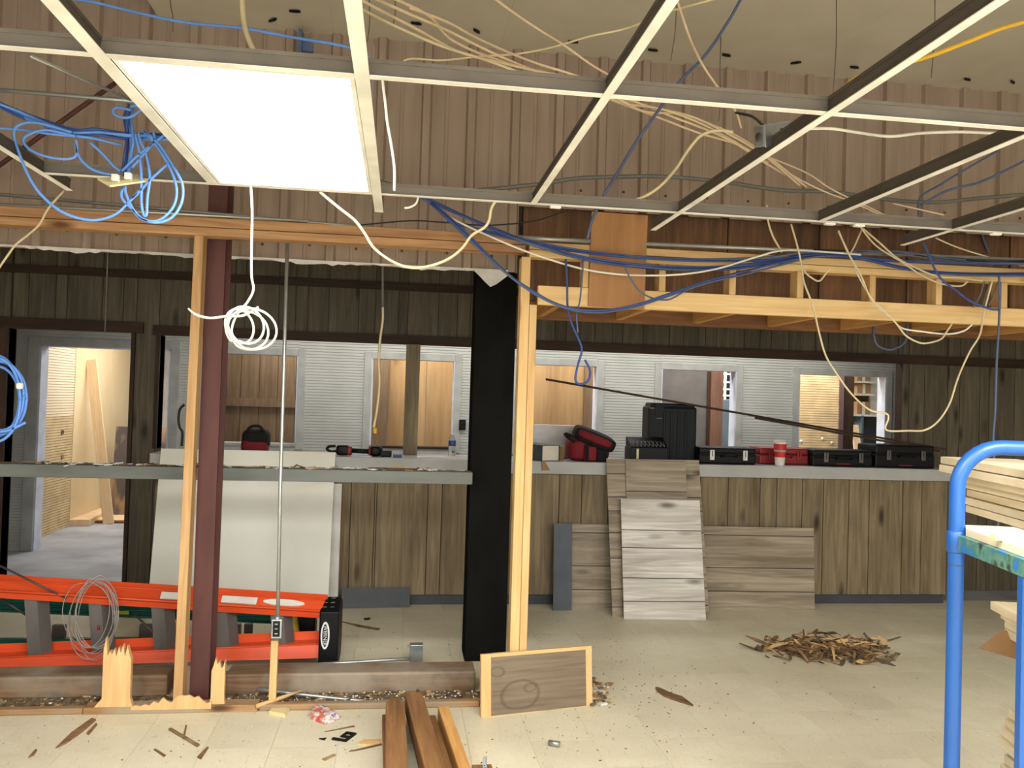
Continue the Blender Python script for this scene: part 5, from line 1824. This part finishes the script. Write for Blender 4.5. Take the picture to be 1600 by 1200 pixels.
rod('dark red diagonal brace rod before the siding at upper left', (-40, 286, 4.85), (215, 105, 4.85), 0.014, 'maroon', 'brace_rod')
rod('thin level pipe behind the grid at upper left', (-20, 139, 4.3), (330, 168, 4.3), 0.011, 'emt', 'conduit', 'conduit')
rod('thin strut slanting down from the near cross bar at upper left', (48, 87, 2.25), (204, 156, 3.0), 0.005, 'emt', 'strut')
rod('upper of two steel conduits lying above the plates', (-20, 302, 4.46), (805, 376, 4.46), 0.009, 'emt', 'conduit', 'conduit')
rod('lower of two steel conduits lying above the plates', (-20, 318, 4.40 - 0.02), (480, 345, 4.40 - 0.02), 0.007, 'emt', 'conduit', 'conduit')
rod('steel conduit lying on the header plates right of the plywood patch', (1008, 381, 4.385), (1640, 408, 4.385), 0.011, 'emt', 'conduit', 'conduit')
rod('short steel conduit on the plates left of the plywood patch', (800, 371, 4.385), (924, 377, 4.385), 0.012, 'emt', 'conduit', 'conduit')
wires = [(1307, 0, 1302, 145, 3.6), (1461, 0, 1455, 122, 3.9), (266, 0, 270, 50, 4.2), (577, 0, 574, 66, 3.9), (617, 0, 614, 40, 4.4), (1057, 8, 1048, 95, 4.2), (1125, 110, 1123, 190, 4.6), (175, 215, 164, 520, 5.4)]
for k, (a, b, c_, d, Y_) in enumerate(wires):
    if a == 175:
        rod('thin grey cord hanging before the panelling above the doorway', (a, b, Y_), (c_, d, Y_), 0.004, 'wire', 'hanger_wire', 'wire')
        continue
    obj('hanger_wire', MB().tube(spline([V(at(a, b, Y_).x, Y_, 3.80), at(a, b, Y_), at((a + c_) / 2 + 2, (b + d) / 2, Y_), at(c_, d, Y_)], 3), 0.0028, 5), 'wire',
        label='thin ceiling hanger wire, number %s from the left among those under the roof sheet' % ['six', 'seven', 'one', 'two', 'three', 'four', 'five'][k], cat='wire')
hb = thing('roof_bracket', at(478, 70, 4.9), 'dark bracket on the siding above the glowing panel', 'bracket')
a, b = at(466, 95, 4.93), at(490, 50, 4.93)
bx('plate', a.x, a.x + 0.02, 4.90, 4.97, a.z, b.z, 'blue_grey', hb)
obj('arm', MB().prism([(a.x + 0.02, b.z - 0.05), (b.x, b.z - 0.07), (b.x, b.z - 0.12), (a.x + 0.02, b.z - 0.12)], 4.92, 4.95, 'xz'), 'blue_grey', hb)

# ------------------------------------------------------------------ cables
def bundle(name, label, strands, mat, r, cat='cable bundle'):
    p0 = at(*strands[0][0])
    t_ = thing(name, p0, label, cat)
    for i, s in enumerate(strands):
        mt = mat if isinstance(mat, str) else mat[i % len(mat)]
        obj('strand', MB().tube(spline(P3(s), 6), r, 6), mt, t_)
    return t_


def multi(base, n, a, rnd):
    out = []
    for _ in range(n):
        ox, oy = rnd.uniform(-a, a), rnd.uniform(-a, a)
        out.append([(p[0] + ox + rnd.uniform(-a, a) * 0.5, p[1] + oy + rnd.uniform(-a, a) * 0.5, p[2] + rnd.uniform(-0.02, 0.02)) for p in base])
    return out


r3 = random.Random(21)
CR = 0.0052
Yb = 3.05
s_ = multi([(-30, 152, Yb), (30, 178, Yb), (70, 194, Yb), (112, 205, Yb), (150, 207, Yb), (200, 214, Yb), (262, 216, Yb), (330, 225, Yb)], 7, 4, r3)
s_ += multi([(204, 165, Yb), (198, 190, Yb), (203, 215, Yb), (200, 245, Yb), (196, 275, Yb)], 5, 5, r3)
s_ += multi([(-20, 200, Yb), (30, 203, Yb), (80, 210, Yb), (140, 216, Yb), (190, 228, Yb)], 1, 1, r3)
bundle('cable_bundle', 'thick bunch of blue network cables gathered left of the glowing panel', s_, ['blue_cable', 'blue_cable', 'blue_dark'], 0.0050)
loops = [
    ('blue cable making a big loop left and below the bunch, sagging under the wood plate', [(112, 207), (60, 192), (30, 195), (22, 210), (30, 240), (50, 285), (75, 315), (105, 335), (145, 344), (180, 335), (205, 312), (218, 298)]),
    ('blue cable forming a small closed loop left of the bunch', [(118, 213), (70, 203), (38, 215), (45, 232), (75, 245), (108, 248), (120, 240), (119, 218)]),
    ('blue cable running down from the bunch into the ivory plate', [(140, 222), (160, 240), (178, 260), (188, 268)]),
    ('blue cable drooping behind the small loop toward the ivory plate', [(118, 225), (124, 245), (140, 262), (160, 270), (178, 273)]),
    ('outer blue cable loop hanging right of the ivory plate', [(225, 205), (248, 225), (272, 262), (285, 290), (283, 318), (268, 340), (244, 348), (218, 340), (205, 322), (196, 300), (196, 290)]),
    ('inner blue cable loop hanging right of the ivory plate', [(222, 202), (240, 222), (262, 255), (275, 290), (273, 318), (258, 338), (240, 346), (222, 342), (208, 328), (192, 312), (190, 300), (196, 291)]),
    ('long narrow blue hairpin loop behind the ivory plate', [(211, 208), (218, 240), (221, 280), (221, 318), (225, 336), (229, 334), (230, 310), (234, 275), (228, 240), (220, 222), (216, 208)]),
    ('blue cable crossing from the plate up to the right edge of the panel', [(190, 268), (212, 246), (235, 228), (258, 210)]),
    ('second blue cable crossing behind the plate to the panel edge', [(206, 262), (222, 244), (240, 222), (240, 205)]),
    ('thin blue cable slanting down-left below the plate', [(262, 256), (236, 280), (216, 302), (204, 312)]),
    ('blue cable curl at the top of the bunch beside the panel', [(205, 172), (182, 168), (178, 178), (198, 184), (215, 176), (222, 166), (205, 166)]),
]
for lab, pts in loops:
    cable(lab, [(x, y, Yb - 0.03) for x, y in pts], 0.0050, 'blue_cable')
# ivory jack plate
jp = thing('jack_plate', at(190, 283, Yb - 0.06), 'ivory two-jack wall plate dangling from the blue cables', 'wall plate')
q = [at(152, 281, 2.99), at(214, 274, 3.08), at(230, 285, 3.03), at(172, 293, 2.94)]
nrm = (q[1] - q[0]).cross(q[3] - q[0]).normalized()
if nrm.z < 0:
    nrm = -nrm
vs = [p for p in q] + [p + nrm * 0.007 for p in q]
plate = obj('plate', MB().add(vs, [(0, 1, 2, 3), (7, 6, 5, 4), (0, 4, 5, 1), (1, 5, 6, 2), (2, 6, 7, 3), (3, 7, 4, 0)]), 'ivory', jp, bev=0.002)
for (px, py) in ((181, 286.5), (201, 284)):
    d_ = ray(px, py)
    p = CAM + d_ * ((q[0] - CAM).dot(nrm) / d_.dot(nrm)) - nrm * 0.001
    obj('port', MB().sell(p, (0.010, 0.008, 0.004), 0.6, 0.5, 6), 'black', jp)
    p2 = p + nrm * 0.022
    obj('jack', MB().box(p2.x - 0.011, p2.x + 0.011, p2.y - 0.010, p2.y + 0.010, p2.z - 0.014, p2.z + 0.010), 'white', jp, bev=0.002)
# blue coil at the left edge
s_ = []
r4 = random.Random(8)
for k in range(5):
    rx, ry = 38 + r4.uniform(-3, 14), 58 + r4.uniform(-8, 8)
    cx, cy = -3 + r4.uniform(-5, 4), 622 + r4.uniform(-6, 6)
    s_.append([(cx + rx * cos(2 * pi * i / 14), cy + ry * sin(2 * pi * i / 14), 4.15 + 0.01 * k) for i in range(15)])
s_.append([(-10, 676, 4.15), (15, 672, 4.15), (40, 660, 4.15)])
s_.append([(-20, 400, 4.15), (-14, 500, 4.15), (-8, 566, 4.15)])
cbl = bundle('cable_coil', 'pale blue coil of network cable hanging at the left edge of the frame', s_, 'blue_cable', 0.0068, 'cable coil')
p = at(31, 603, 4.12)
obj('tie', MB().sell(p, (0.016, 0.012, 0.016), 0.7, 0.7, 8), 'white', cbl)
# blue runs along the header
Yh = 4.34
s_ = multi([(640, 300, Yh), (668, 312, Yh), (730, 340, Yh), (800, 370, Yh), (860, 390, Yh), (920, 405, Yh), (1000, 417, Yh), (1080, 420, Yh), (1150, 417, Yh), (1220, 408, Yh), (1290, 398, Yh), (1340, 402, Yh), (1420, 420, Yh), (1500, 428, Yh), (1640, 430, Yh)], 6, 3.2, r3)
s_ += multi([(700, 345, Yh), (800, 372, Yh), (905, 392, Yh), (1000, 402, Yh), (1100, 406, Yh), (1200, 404, Yh), (1280, 396, Yh), (1400, 408, Yh), (1640, 414, Yh)], 3, 3.0, r3)
bundle('cable_bundle', 'long blue cable bundle draped along the yellow header', s_, ['blue_dark', 'blue_dark', 'blue_grey'], 0.0054)
s_ = multi([(672, 318, Yh - 0.06), (720, 360, Yh - 0.06), (780, 418, Yh - 0.08), (830, 455, Yh - 0.09), (880, 480, Yh - 0.10), (930, 487, Yh - 0.10), (985, 480, Yh - 0.09), (1040, 462, Yh - 0.08), (1100, 442, Yh - 0.06), (1170, 424, Yh - 0.03), (1250, 404, Yh)], 3, 2.2, r3)
bundle('cable_bundle', 'blue cables sagging lowest across the plywood patch', s_, ['blue_dark', 'blue_grey'], 0.0055)
s_ = multi([(1280, 398, Yh), (1400, 400, Yh + 0.03), (1480, 408, Yh + 0.03), (1560, 414, Yh + 0.03), (1650, 412, Yh + 0.03)], 5, 7, r3)
bundle('cable_bundle', 'dark cables lying along the conduit at the right end of the header', s_, ['black_cable', 'blue_grey', 'grey_cable'], 0.006)
single = [
    ('white cable swooping from the far cross bar along the blue bundle', [(694, 334), (715, 346), (760, 367), (820, 392), (880, 412), (930, 424), (990, 430), (1060, 429), (1120, 420), (1180, 402), (1225, 391), (1280, 393), (1345, 398)], 0.0055, 'white_cable', 4.30),
    ('blue cable hanging straight down before the plywood patch into a fuzzy knot', [(884, 405), (886, 440), (887, 480), (893, 505), (905, 532), (909, 548), (903, 570), (899, 592), (905, 600), (918, 596), (922, 580), (914, 562)], 0.006, 'blue_dark', 4.28),
    ('blue cable hanging by the left edge of the plywood patch', [(912, 404), (909, 440), (906, 470), (901, 492), (903, 520)], 0.0045, 'blue_grey', 4.27),
    ('thin blue cable dipping below the plywood patch to the header board', [(975, 415), (985, 435), (1000, 455), (1020, 466), (1045, 468), (1070, 455)], 0.0045, 'blue_grey', 4.26),
    ('dark blue cable slanting down through the grid from the roof', [(1162, -10), (1140, 30), (1103, 85), (1060, 130), (1020, 185), (990, 228), (962, 275), (942, 308), (925, 345), (918, 372)], 0.0075, 'blue_grey', 3.9),
    ('yellow cable running along the grid bar from the junction box to the right edge', [(1640, 20), (1600, 34), (1560, 46), (1500, 70), (1440, 92), (1390, 104), (1345, 118), (1315, 140), (1288, 160), (1270, 178), (1262, 188), (1245, 198), (1226, 205)], 0.0065, 'yellow_cable', None),
    ('white cable drooping between the junction box bar and the right edge', [(1262, 201), (1300, 201), (1340, 207), (1390, 213), (1440, 208), (1500, 206), (1560, 208), (1640, 206)], 0.0055, 'white_cable', 2.75),
    ('tan cable in a deep curve from the tan bunch down to the far cross bar', [(1145, 206), (1120, 204), (1095, 212), (1075, 235), (1055, 265), (1030, 292), (1000, 310), (960, 318), (915, 315), (880, 312), (862, 320)], 0.0066, 'cream_cable', 3.27),
    ('cream cable hanging in a wide loop below the far cross bar', [(776, 312), (768, 325), (764, 345), (756, 356), (737, 368), (722, 388), (700, 405), (670, 416), (640, 418), (612, 408), (585, 388), (570, 365), (555, 345), (530, 325), (500, 300)], 0.0055, 'cream_cable', 3.262),
    ('grey flexible conduit bowing across the siding behind the far cross bar', [(560, 270), (596, 284), (640, 296), (700, 301), (760, 296), (840, 288), (900, 279), (970, 276), (1040, 276), (1120, 283), (1220, 297), (1300, 300), (1390, 312), (1460, 316), (1540, 309), (1650, 300)], 0.012, 'grey_cable', 4.72),
    ('thin black wire following the golden plate', [(560, 352), (640, 345), (700, 348), (760, 352), (830, 346), (880, 331)], 0.004, 'black_cable', 4.38),
    ('cream cable hanging by the first cripple studs in a long drop to the window', [(1236, 350), (1246, 385), (1252, 412), (1256, 440), (1270, 478), (1280, 520), (1290, 555), (1306, 582), (1330, 615), (1358, 640), (1384, 646), (1388, 654), (1385, 672), (1420, 673), (1445, 672), (1466, 658), (1484, 630), (1497, 590), (1515, 550), (1531, 523), (1537, 490), (1550, 440)], 0.0055, 'cream_cable', 4.26),
    ('tan cable dropping over the header and looping below it, lower of two', [(1310, 360), (1325, 395), (1345, 430), (1360, 465), (1380, 485), (1400, 505), (1415, 524), (1435, 535), (1450, 536), (1470, 530), (1478, 520), (1488, 505)], 0.0052, 'cream_cable', 4.27),
    ('white cable looping below the header, upper of two', [(1310, 362), (1328, 400), (1346, 440), (1372, 480), (1395, 500), (1410, 513), (1440, 518), (1480, 522), (1506, 517), (1520, 506)], 0.0052, 'white_cable', 4.29),
    ('pale cable crossing from the white tab down along the header plate', [(1348, 357), (1375, 380), (1400, 402), (1430, 418), (1465, 432), (1500, 434), (1540, 440)], 0.0055, 'cream_cable', 4.31),
    ('second pale cable following the first down across the header plate', [(1345, 356), (1370, 385), (1410, 410), (1440, 430), (1470, 443), (1500, 447), (1512, 440)], 0.005, 'tan_cable', 4.30),
    ('thin pale cable at the left of the header drops', [(1198, 320), (1200, 345), (1208, 370), (1222, 394)], 0.006, 'cream_cable', 4.33),
    ('pale cable leaning left from the white tab', [(1346, 360), (1335, 385), (1325, 402)], 0.005, 'tan_cable', 4.33),
    ('tan cable ending in a small hook over the header opening', [(1252, 412), (1258, 425), (1268, 434), (1280, 439), (1290, 428), (1296, 420)], 0.005, 'cream_cable', 4.29),
    ('blue cable swinging from under the rightmost bar to the header board', [(1442, 378), (1452, 400), (1463, 425), (1475, 440), (1495, 455), (1515, 470), (1545, 482), (1562, 484)], 0.0065, 'blue_dark', 4.24),
    ('long blue cord hanging vertically at the right to the rack', [(1561, 430), (1562, 470), (1560, 520), (1557, 570), (1555, 640), (1552, 690), (1556, 760), (1560, 800), (1558, 838)], 0.0068, 'blue_grey', 4.25),
    ('slate cable hanging in a loop under the soffit boards', [(1367, 496), (1365, 520), (1370, 538), (1385, 546), (1400, 544), (1415, 533), (1418, 505)], 0.007, 'blue_grey', 5.053),
    ('dark slate cord crossing the dark gap above the right header', [(1530, 350), (1537, 375), (1545, 395)], 0.008, 'blue_grey', 5.095),
    ('faint blue cable crossing the siding at far right, lower', [(1440, 320), (1480, 298), (1530, 285), (1580, 262), (1630, 235)], 0.007, 'blue_grey', 4.4),
    ('faint blue cable crossing the siding at far right, upper', [(1436, 345), (1437, 310), (1470, 288), (1520, 258), (1560, 235)], 0.006, 'blue_grey', 4.45),
    ('blue cable running level across the roof sheet at upper left', [(90, -6), (150, 4), (220, 21), (290, 35), (380, 44), (450, 57), (553, 76), (590, 103)], 0.007, 'blue_cable', 4.0),
    ('stiff cream cable dropping from the roof behind the glowing panel', [(376, -166), (378, -10), (380, 25), (384, 48), (392, 70), (401, 86)], 0.012, 'cream_cable', 3.6),
    ('white cord hanging from the near cross bar right of the glowing panel', [(597, 121), (602, 160), (605, 190), (611, 225), (616, 262), (616, 298)], 0.0032, 'white_cable', 2.058),
    ('thin white cord curling up below the glowing panel corner', [(654, 306), (650, 318), (640, 324), (632, 325)], 0.004, 'white_cable', 3.262),
    ('thin white cable slanting across the far left over the wood plate', [(100, 298), (76, 325), (62, 350), (45, 366), (25, 382), (10, 402), (-6, 425)], 0.0055, 'cream_cable', 4.2),
]
for lab, pts, r, mt, Y_ in single:
    if Y_ is None:
        Ys = [2.05, 2.1, 2.12, 2.15, 2.18, 2.2, 2.22, 2.25, 2.28, 2.30, 2.32, 2.36, 2.40]
        pts = [(a, b, Ys[i]) for i, (a, b) in enumerate(pts)]
        cable(lab, pts, r, mt)
    else:
        cable(lab, pts, r, mt, Y_)
# white cable with coil hanging before the maroon column
wc = thing('hanging_cable', at(392, 293, 3.25), 'white cable hanging from the glowing panel, wound into a loose coil', 'cable')
obj('drop', MB().tube(spline(P3([(392, 291), (394, 330), (393, 380), (393, 430), (396, 452), (388, 470), (376, 485), (366, 500), (362, 520), (372, 535)], 3.25), 6), 0.0048, 6), 'white_cable', wc)
co = []
r5 = random.Random(4)
for k in range(4):
    cx, cy, rx, ry = ((374, 510, 22, 27), (386, 516, 33, 30), (394, 514, 38, 32), (384, 508, 28, 29))[k]
    for i in range(13):
        a = 2 * pi * i / 13 + 2.6
        co.append((cx + rx * cos(a) + 4 * sin(a), cy + ry * sin(a), 3.242 - 0.006 * k + 0.004 * sin(a)))
obj('coil', MB().tube(spline(P3(co), 4), 0.0047, 6), 'white_cable', wc)
obj('tail', MB().tube(spline(P3([(404, 480), (380, 493), (355, 494), (330, 497), (312, 494), (303, 490)], 3.232), 5), 0.0047, 6), 'white_cable', wc)
obj('end', MB().tube(spline(P3([(303, 490), (298, 486), (294, 482)], 3.232), 3), 0.0036, 5), 'tan_cable', wc, label='bared tan end')
# white cable with yellow cap hanging over the counter
hc2 = thing('hanging_cable', at(597, 478, 5.6), 'white cable with a yellow end cap hanging before the second window', 'cable')
obj('stem', MB().tube(P3([(598, 262), (598, 480)], 5.6), 0.0085, 6), 'grey_cable', hc2)
obj('cable', MB().tube(spline(P3([(598, 478), (598, 500), (594, 530), (592, 565), (593, 600), (589, 640), (584, 668)], 5.6), 5), 0.0085, 6), 'cream_cable', hc2)
p = at(586, 673, 5.6)
obj('cap', MB().lathe([(0.010, -0.018), (0.014, -0.014), (0.014, 0.014), (0.008, 0.02)], p, 10), 'yellow', hc2)
# tan cables fanned over the grid
tan = [
    [(580, -5, 3.0), (640, 22, 3.2), (700, 48, 3.4), (760, 78, 3.6), (830, 108, 3.8), (900, 124, 3.9), (950, 150, 4.0), (1010, 165, 4.05), (1080, 182, 4.1), (1130, 205, 4.15), (1190, 240, 4.2), (1250, 290, 4.3)],
    [(610, -5, 3.1), (670, 25, 3.3), (710, 65, 3.5), (790, 98, 3.7), (870, 118, 3.9), (945, 152, 4.0), (1020, 180, 4.1), (1090, 207, 4.15), (1150, 225, 4.2), (1180, 245, 4.2), (1230, 275, 4.3)],
    [(560, 12, 3.0), (620, 42, 3.2), (690, 72, 3.4), (760, 94, 3.6), (840, 122, 3.8), (910, 132, 3.9), (970, 160, 4.0), (1040, 172, 4.05), (1110, 200, 4.15), (1170, 235, 4.2), (1220, 262, 4.3)],
    [(640, 12, 3.2), (700, 35, 3.4), (750, 62, 3.6), (830, 96, 3.8), (920, 126, 3.9), (1000, 172, 4.0), (1060, 178, 4.1), (1120, 198, 4.15), (1180, 230, 4.2), (1260, 292, 4.3)],
    [(560, -2, 3.0), (650, 45, 3.3), (720, 82, 3.5), (800, 102, 3.7), (880, 122, 3.9), (990, 158, 4.0), (1050, 182, 4.1), (1130, 214, 4.15), (1200, 255, 4.2)],
]
bundle('cable_bundle', 'fan of tan cables running from the top left over the grid to the junction box', tan, ['tan_cable', 'tan_cable', 'cream_cable'], 0.0062)
more = [
    ('tan cable crossing the roof sheet high above the tan fan', [(765, -8, 3.6), (800, 18, 3.7), (840, 45, 3.8), (880, 70, 3.9), (930, 105, 4.0), (980, 132, 4.1), (1010, 148, 4.1)], 'tan_cable', 0.006),
    ('cream cable rising from the tan fan to the roof right of the clear grid bar', [(620, 105, 4.2), (640, 92, 4.2), (690, 94, 4.2), (750, 88, 4.2), (810, 84, 4.1), (870, 72, 4.0), (920, 57, 3.9), (980, 44, 3.8), (1040, 20, 3.6), (1110, 0, 3.4), (1140, -10, 3.4)], 'cream_cable', 0.0055),
    ('tan cable falling from the roof to the near cross bar left of the junction box', [(1056, -6, 3.4), (1066, 25, 3.5), (1080, 65, 3.6), (1100, 105, 3.8), (1130, 148, 3.9), (1150, 175, 4.0), (1158, 200, 4.1)], 'tan_cable', 0.006),
    ('thin tan cable fanning right below the junction box', [(1190, 240, 4.3), (1240, 275, 4.4), (1290, 300, 4.5), (1330, 315, 4.5), (1380, 338, 4.5)], 'tan_cable', 0.0048),
    ('thin tan cable fanning right, just above the other one', [(1200, 245, 4.3), (1260, 270, 4.4), (1300, 296, 4.5), (1360, 325, 4.5), (1400, 345, 4.5)], 'tan_cable', 0.0048),
    ('short pale cable behind the far cross bar at right', [(1395, 318, 4.4), (1440, 328, 4.4), (1475, 336, 4.4)], 'tan_cable', 0.0045),
    ('thin pale wire slanting down right over the dark gap of the header', [(1462, 372, 4.4), (1500, 388, 4.4), (1560, 406, 4.4), (1620, 420, 4.4)], 'cream_cable', 0.0045),
    ('dull cable fixed at the near end of the junction box', [(1150, 176, 2.9), (1175, 182, 2.7), (1192, 196, 2.5), (1200, 205, 2.45)], 'black_cable', 0.005),
]
for lab, pts, mt, r in more:
    cable(lab, pts, r, mt)
# hair of short wires hanging off the right end of the header
for k, pts in enumerate(([(1538, 440), (1530, 465), (1520, 480)], [(1548, 440), (1540, 462), (1535, 480)], [(1560, 440), (1553, 460), (1545, 478)])):
    cable('short slate wire %s of three hanging off the right part of the header' % ['first', 'second', 'third'][k], pts, 0.005, 'grey_cable', 4.30)

# ------------------------------------------------------------------ blue cart with lumber
tdir = V(0.235, 0.972, 0).normalized()
ndir = V(tdir.y, -tdir.x, 0)
P0 = at(1493, 900, 2.1)
P0.z = 0
ctt = thing('lumber_cart', P0, 'blue tubular steel cart at the right edge, its paint worn', 'cart')
R_ = 0.0205
ztop = at(1550, 699, 2.08).z
arc = []
rad = 0.115
WCART = 0.95
arc.append(P0 + V(0, 0, 0.2))
arc.append(P0 + V(0, 0, 0.7))
arc.append(P0 + V(0, 0, ztop - rad))
for i in range(1, 9):
    a = pi / 2 * i / 8
    arc.append(P0 + ndir * (rad - rad * cos(a)) + V(0, 0, ztop - rad + rad * sin(a)))
for i in range(0, 9):
    a = pi / 2 * i / 8
    arc.append(P0 + ndir * (WCART - rad + rad * sin(a)) + V(0, 0, ztop - rad + rad * cos(a)))
arc.append(P0 + ndir * WCART + V(0, 0, 0.2))
obj('hoop', MB().tube(arc, R_, 16), 'blue_steel', ctt)
zcb = at(1505, 848, 2.08).z
TCB = Matrix((ndir, tdir, V(0, 0, 1))).transposed().to_4x4()
TCB.translation = P0 + V(0, 0, zcb)
obj('side_rail', MB().box(-0.004, 0.030, -0.66, 0.0, -0.022, 0.020), 'worn_blue', ctt, T=TCB, bev=0.002)
obj('collar', MB().lathe([(R_ + 0.001, -0.03), (R_ + 0.004, -0.026), (R_ + 0.004, 0.026), (R_ + 0.001, 0.03)], P0 + V(0, 0, zcb), 14), 'blue_steel', ctt)
# second upright under the rail
p1 = atz(1582, 885, zcb)
P1 = at(1582, 1000, p1.y)
sd_ = (P1 - P0).dot(tdir)
obj('upright', MB().box(-0.002, 0.026, sd_ - 0.013, sd_ + 0.013, 0.2 - zcb, -0.022), 'blue_steel', ctt, T=TCB, bev=0.002)
obj('weld_ring', MB().lathe([(R_ + 0.0005, 0), (R_ + 0.0012, 0.001), (R_ + 0.0005, 0.003)], P0 + V(0, 0, at(1493, 883, 2.1).z), 14), 'base', ctt)
TD = Matrix((ndir, tdir, V(0, 0, 1))).transposed().to_4x4()
TD.translation = P0
obj('deck', MB().box(0.0, WCART + 0.8, -0.75, 0.85, 0.18, 0.215), 'blue_steel', ctt, T=TD, bev=0.004)
# shelf frame carrying the upper stack
obj('shelf_bar', MB().box(0.30, 1.5, 0.02, 0.06, 1.262, 1.297), 'blue_steel', ctt, T=TD)
obj('shelf_bar', MB().box(0.42, 1.5, -0.50, -0.46, 1.262, 1.297), 'blue_steel', ctt, T=TD)
obj('shelf_bar', MB().box(0.62, 1.5, 0.40, 0.44, 1.262, 1.297), 'blue_steel', ctt, T=TD)
obj('shelf_bar', MB().box(1.46, 1.5, -0.60, 0.80, 0.21, 1.297), 'blue_steel', ctt, T=TD)
for (u, v_) in ((0.05, -0.65), (0.05, 0.75), (WCART + 0.7, -0.65), (WCART + 0.7, 0.75)):
    p = P0 + ndir * u + tdir * v_ + V(0, 0, 0.088)
    wh = obj('wheel', MB().lathe([(0.02, -0.02), (0.08, -0.02), (0.086, -0.012), (0.086, 0.012), (0.08, 0.02), (0.02, 0.02)], (0, 0, 0), 18, T=Matrix.Translation(p) @ Matrix.Rotation(pi / 2, 4, 'Y')), 'black', ctt)
    obj('fork', MB().box(-0.03, 0.03, -0.02, 0.02, 0.09, 0.105, 0, Matrix.Translation(p)), 'blue_steel', wh)


def board_on(label, far_left, w_, h, L, name='lumber_board', group=None, skew=0.0):
    t2 = (tdir + ndir * skew).normalized()
    n2 = V(t2.y, -t2.x, 0)
    T = Matrix((n2, t2, V(0, 0, 1))).transposed().to_4x4()
    T.translation = far_left
    return obj(name, MB().box(0, w_, -L, 0, 0, h), 'pale_t', T=T, label=label, cat='board', bev=0.003, group=group)


onum = ['top', 'second', 'third', 'fourth', 'fifth', 'sixth', 'seventh', 'eighth', 'ninth', 'tenth', 'eleventh', 'twelfth', 'thirteenth', 'fourteenth', 'fifteenth', 'sixteenth', 'seventeenth', 'eighteenth', 'nineteenth', 'twentieth', 'twenty-first', 'twenty-second', 'twenty-third', 'twenty-fourth', 'twenty-fifth', 'twenty-sixth', 'twenty-seventh', 'twenty-eighth']
YFAR = 2.72
zb0 = 1.2975
ztop_s = at(1500, 713, YFAR).z
nb = 7
hb_ = (ztop_s - zb0) / nb
fpx = [1509, 1507, 1510, 1508, 1490, 1472, 1474]
for k in range(nb):
    p = at(fpx[k], 760, YFAR)
    i_ = nb - 1 - k
    lab = '%s board from the top in the upper stack of pale lumber behind the blue hoop' % onum[i_]
    lab = lab.replace('top board from the top', 'topmost board')
    far = V(p.x, YFAR + (0.0 if k < 5 else 0.02), zb0 + k * hb_)
    L = 1.30 - 0.04 * (k % 3)
    board_on(lab, far, 0.26, hb_ - 0.003, L, group='upper stack of pale lumber')
    q2 = V(p.x, YFAR, 0)
# lower stack standing on the deck
z = 0.2155
k = 0
ztl = at(1545, 938, YFAR).z
nl = int((ztl - z) / 0.0318)
hl = (ztl - z) / nl
prof = []
for k in range(nl):
    zz = z + k * hl
    f = (ztl - zz)
    if k == nl - 1:
        px = 1546
    elif f < 0.17:
        px = 1555 + f * 110 + (k % 2) * 3
    elif f < 0.40:
        px = 1591 + (k * 7 % 4)
    else:
        px = 1560 + (k * 5 % 4) * 6
    p = at(px, 1000, YFAR)
    far = V(p.x, YFAR, zz)
    i_ = nl - 1 - k
    lab = '%s board from the top in the lower stack of pale lumber behind the blue uprights' % (onum[i_] if i_ < len(onum) else 'lowest')
    lab = lab.replace('top board from the top', 'topmost board')
    board_on(lab, far, 0.24, hl - 0.002, 1.20 - 0.03 * (k % 3), group='lower stack of pale lumber')
q = at(1545, 852, 2.02)
mbz = zcb + 0.0205
fl_b = atz(1553, 848, mbz + 0.012)
T = TCB.copy()
T.translation = V(P0.x, P0.y, mbz) + ndir * 0.012
mbd = MB().prism([(0.0, -0.55), (0.16, -0.55), (0.16, 0.045), (0.10, 0.05), (0.03, 0.045), (0.0, -0.03)], 0, 0.02, 'xy')
obj('loose_board', mbd, 'pale_t', T=T, label='single pale board lying on the worn blue side rail of the cart', cat='board')
p = atz(1557, 844, mbz + 0.021)
bx('wood_block', p.x - 0.011, p.x + 0.011, p.y - 0.01, p.y + 0.01, mbz + 0.021, mbz + 0.036, 'ivory', bev=0.002, label='tiny cream block on the single board of the cart', cat='block')
# cardboard sheet leaning by the lower stack
q = [at(1530, 1012, YFAR - 0.08), at(1566, 984, YFAR - 0.02), at(1612, 992, YFAR - 0.02), at(1612, 1036, YFAR - 0.10)]
nrm = (q[1] - q[0]).cross(q[3] - q[0]).normalized() * 0.004
vs = q + [p + nrm for p in q]
obj('cardboard_sheet', MB().add(vs, [(0, 1, 2, 3), (7, 6, 5, 4), (0, 4, 5, 1), (1, 5, 6, 2), (2, 6, 7, 3), (3, 7, 4, 0)]), 'cardboard', label='tan cardboard corner sticking out from the lower stack of pale lumber', cat='cardboard')
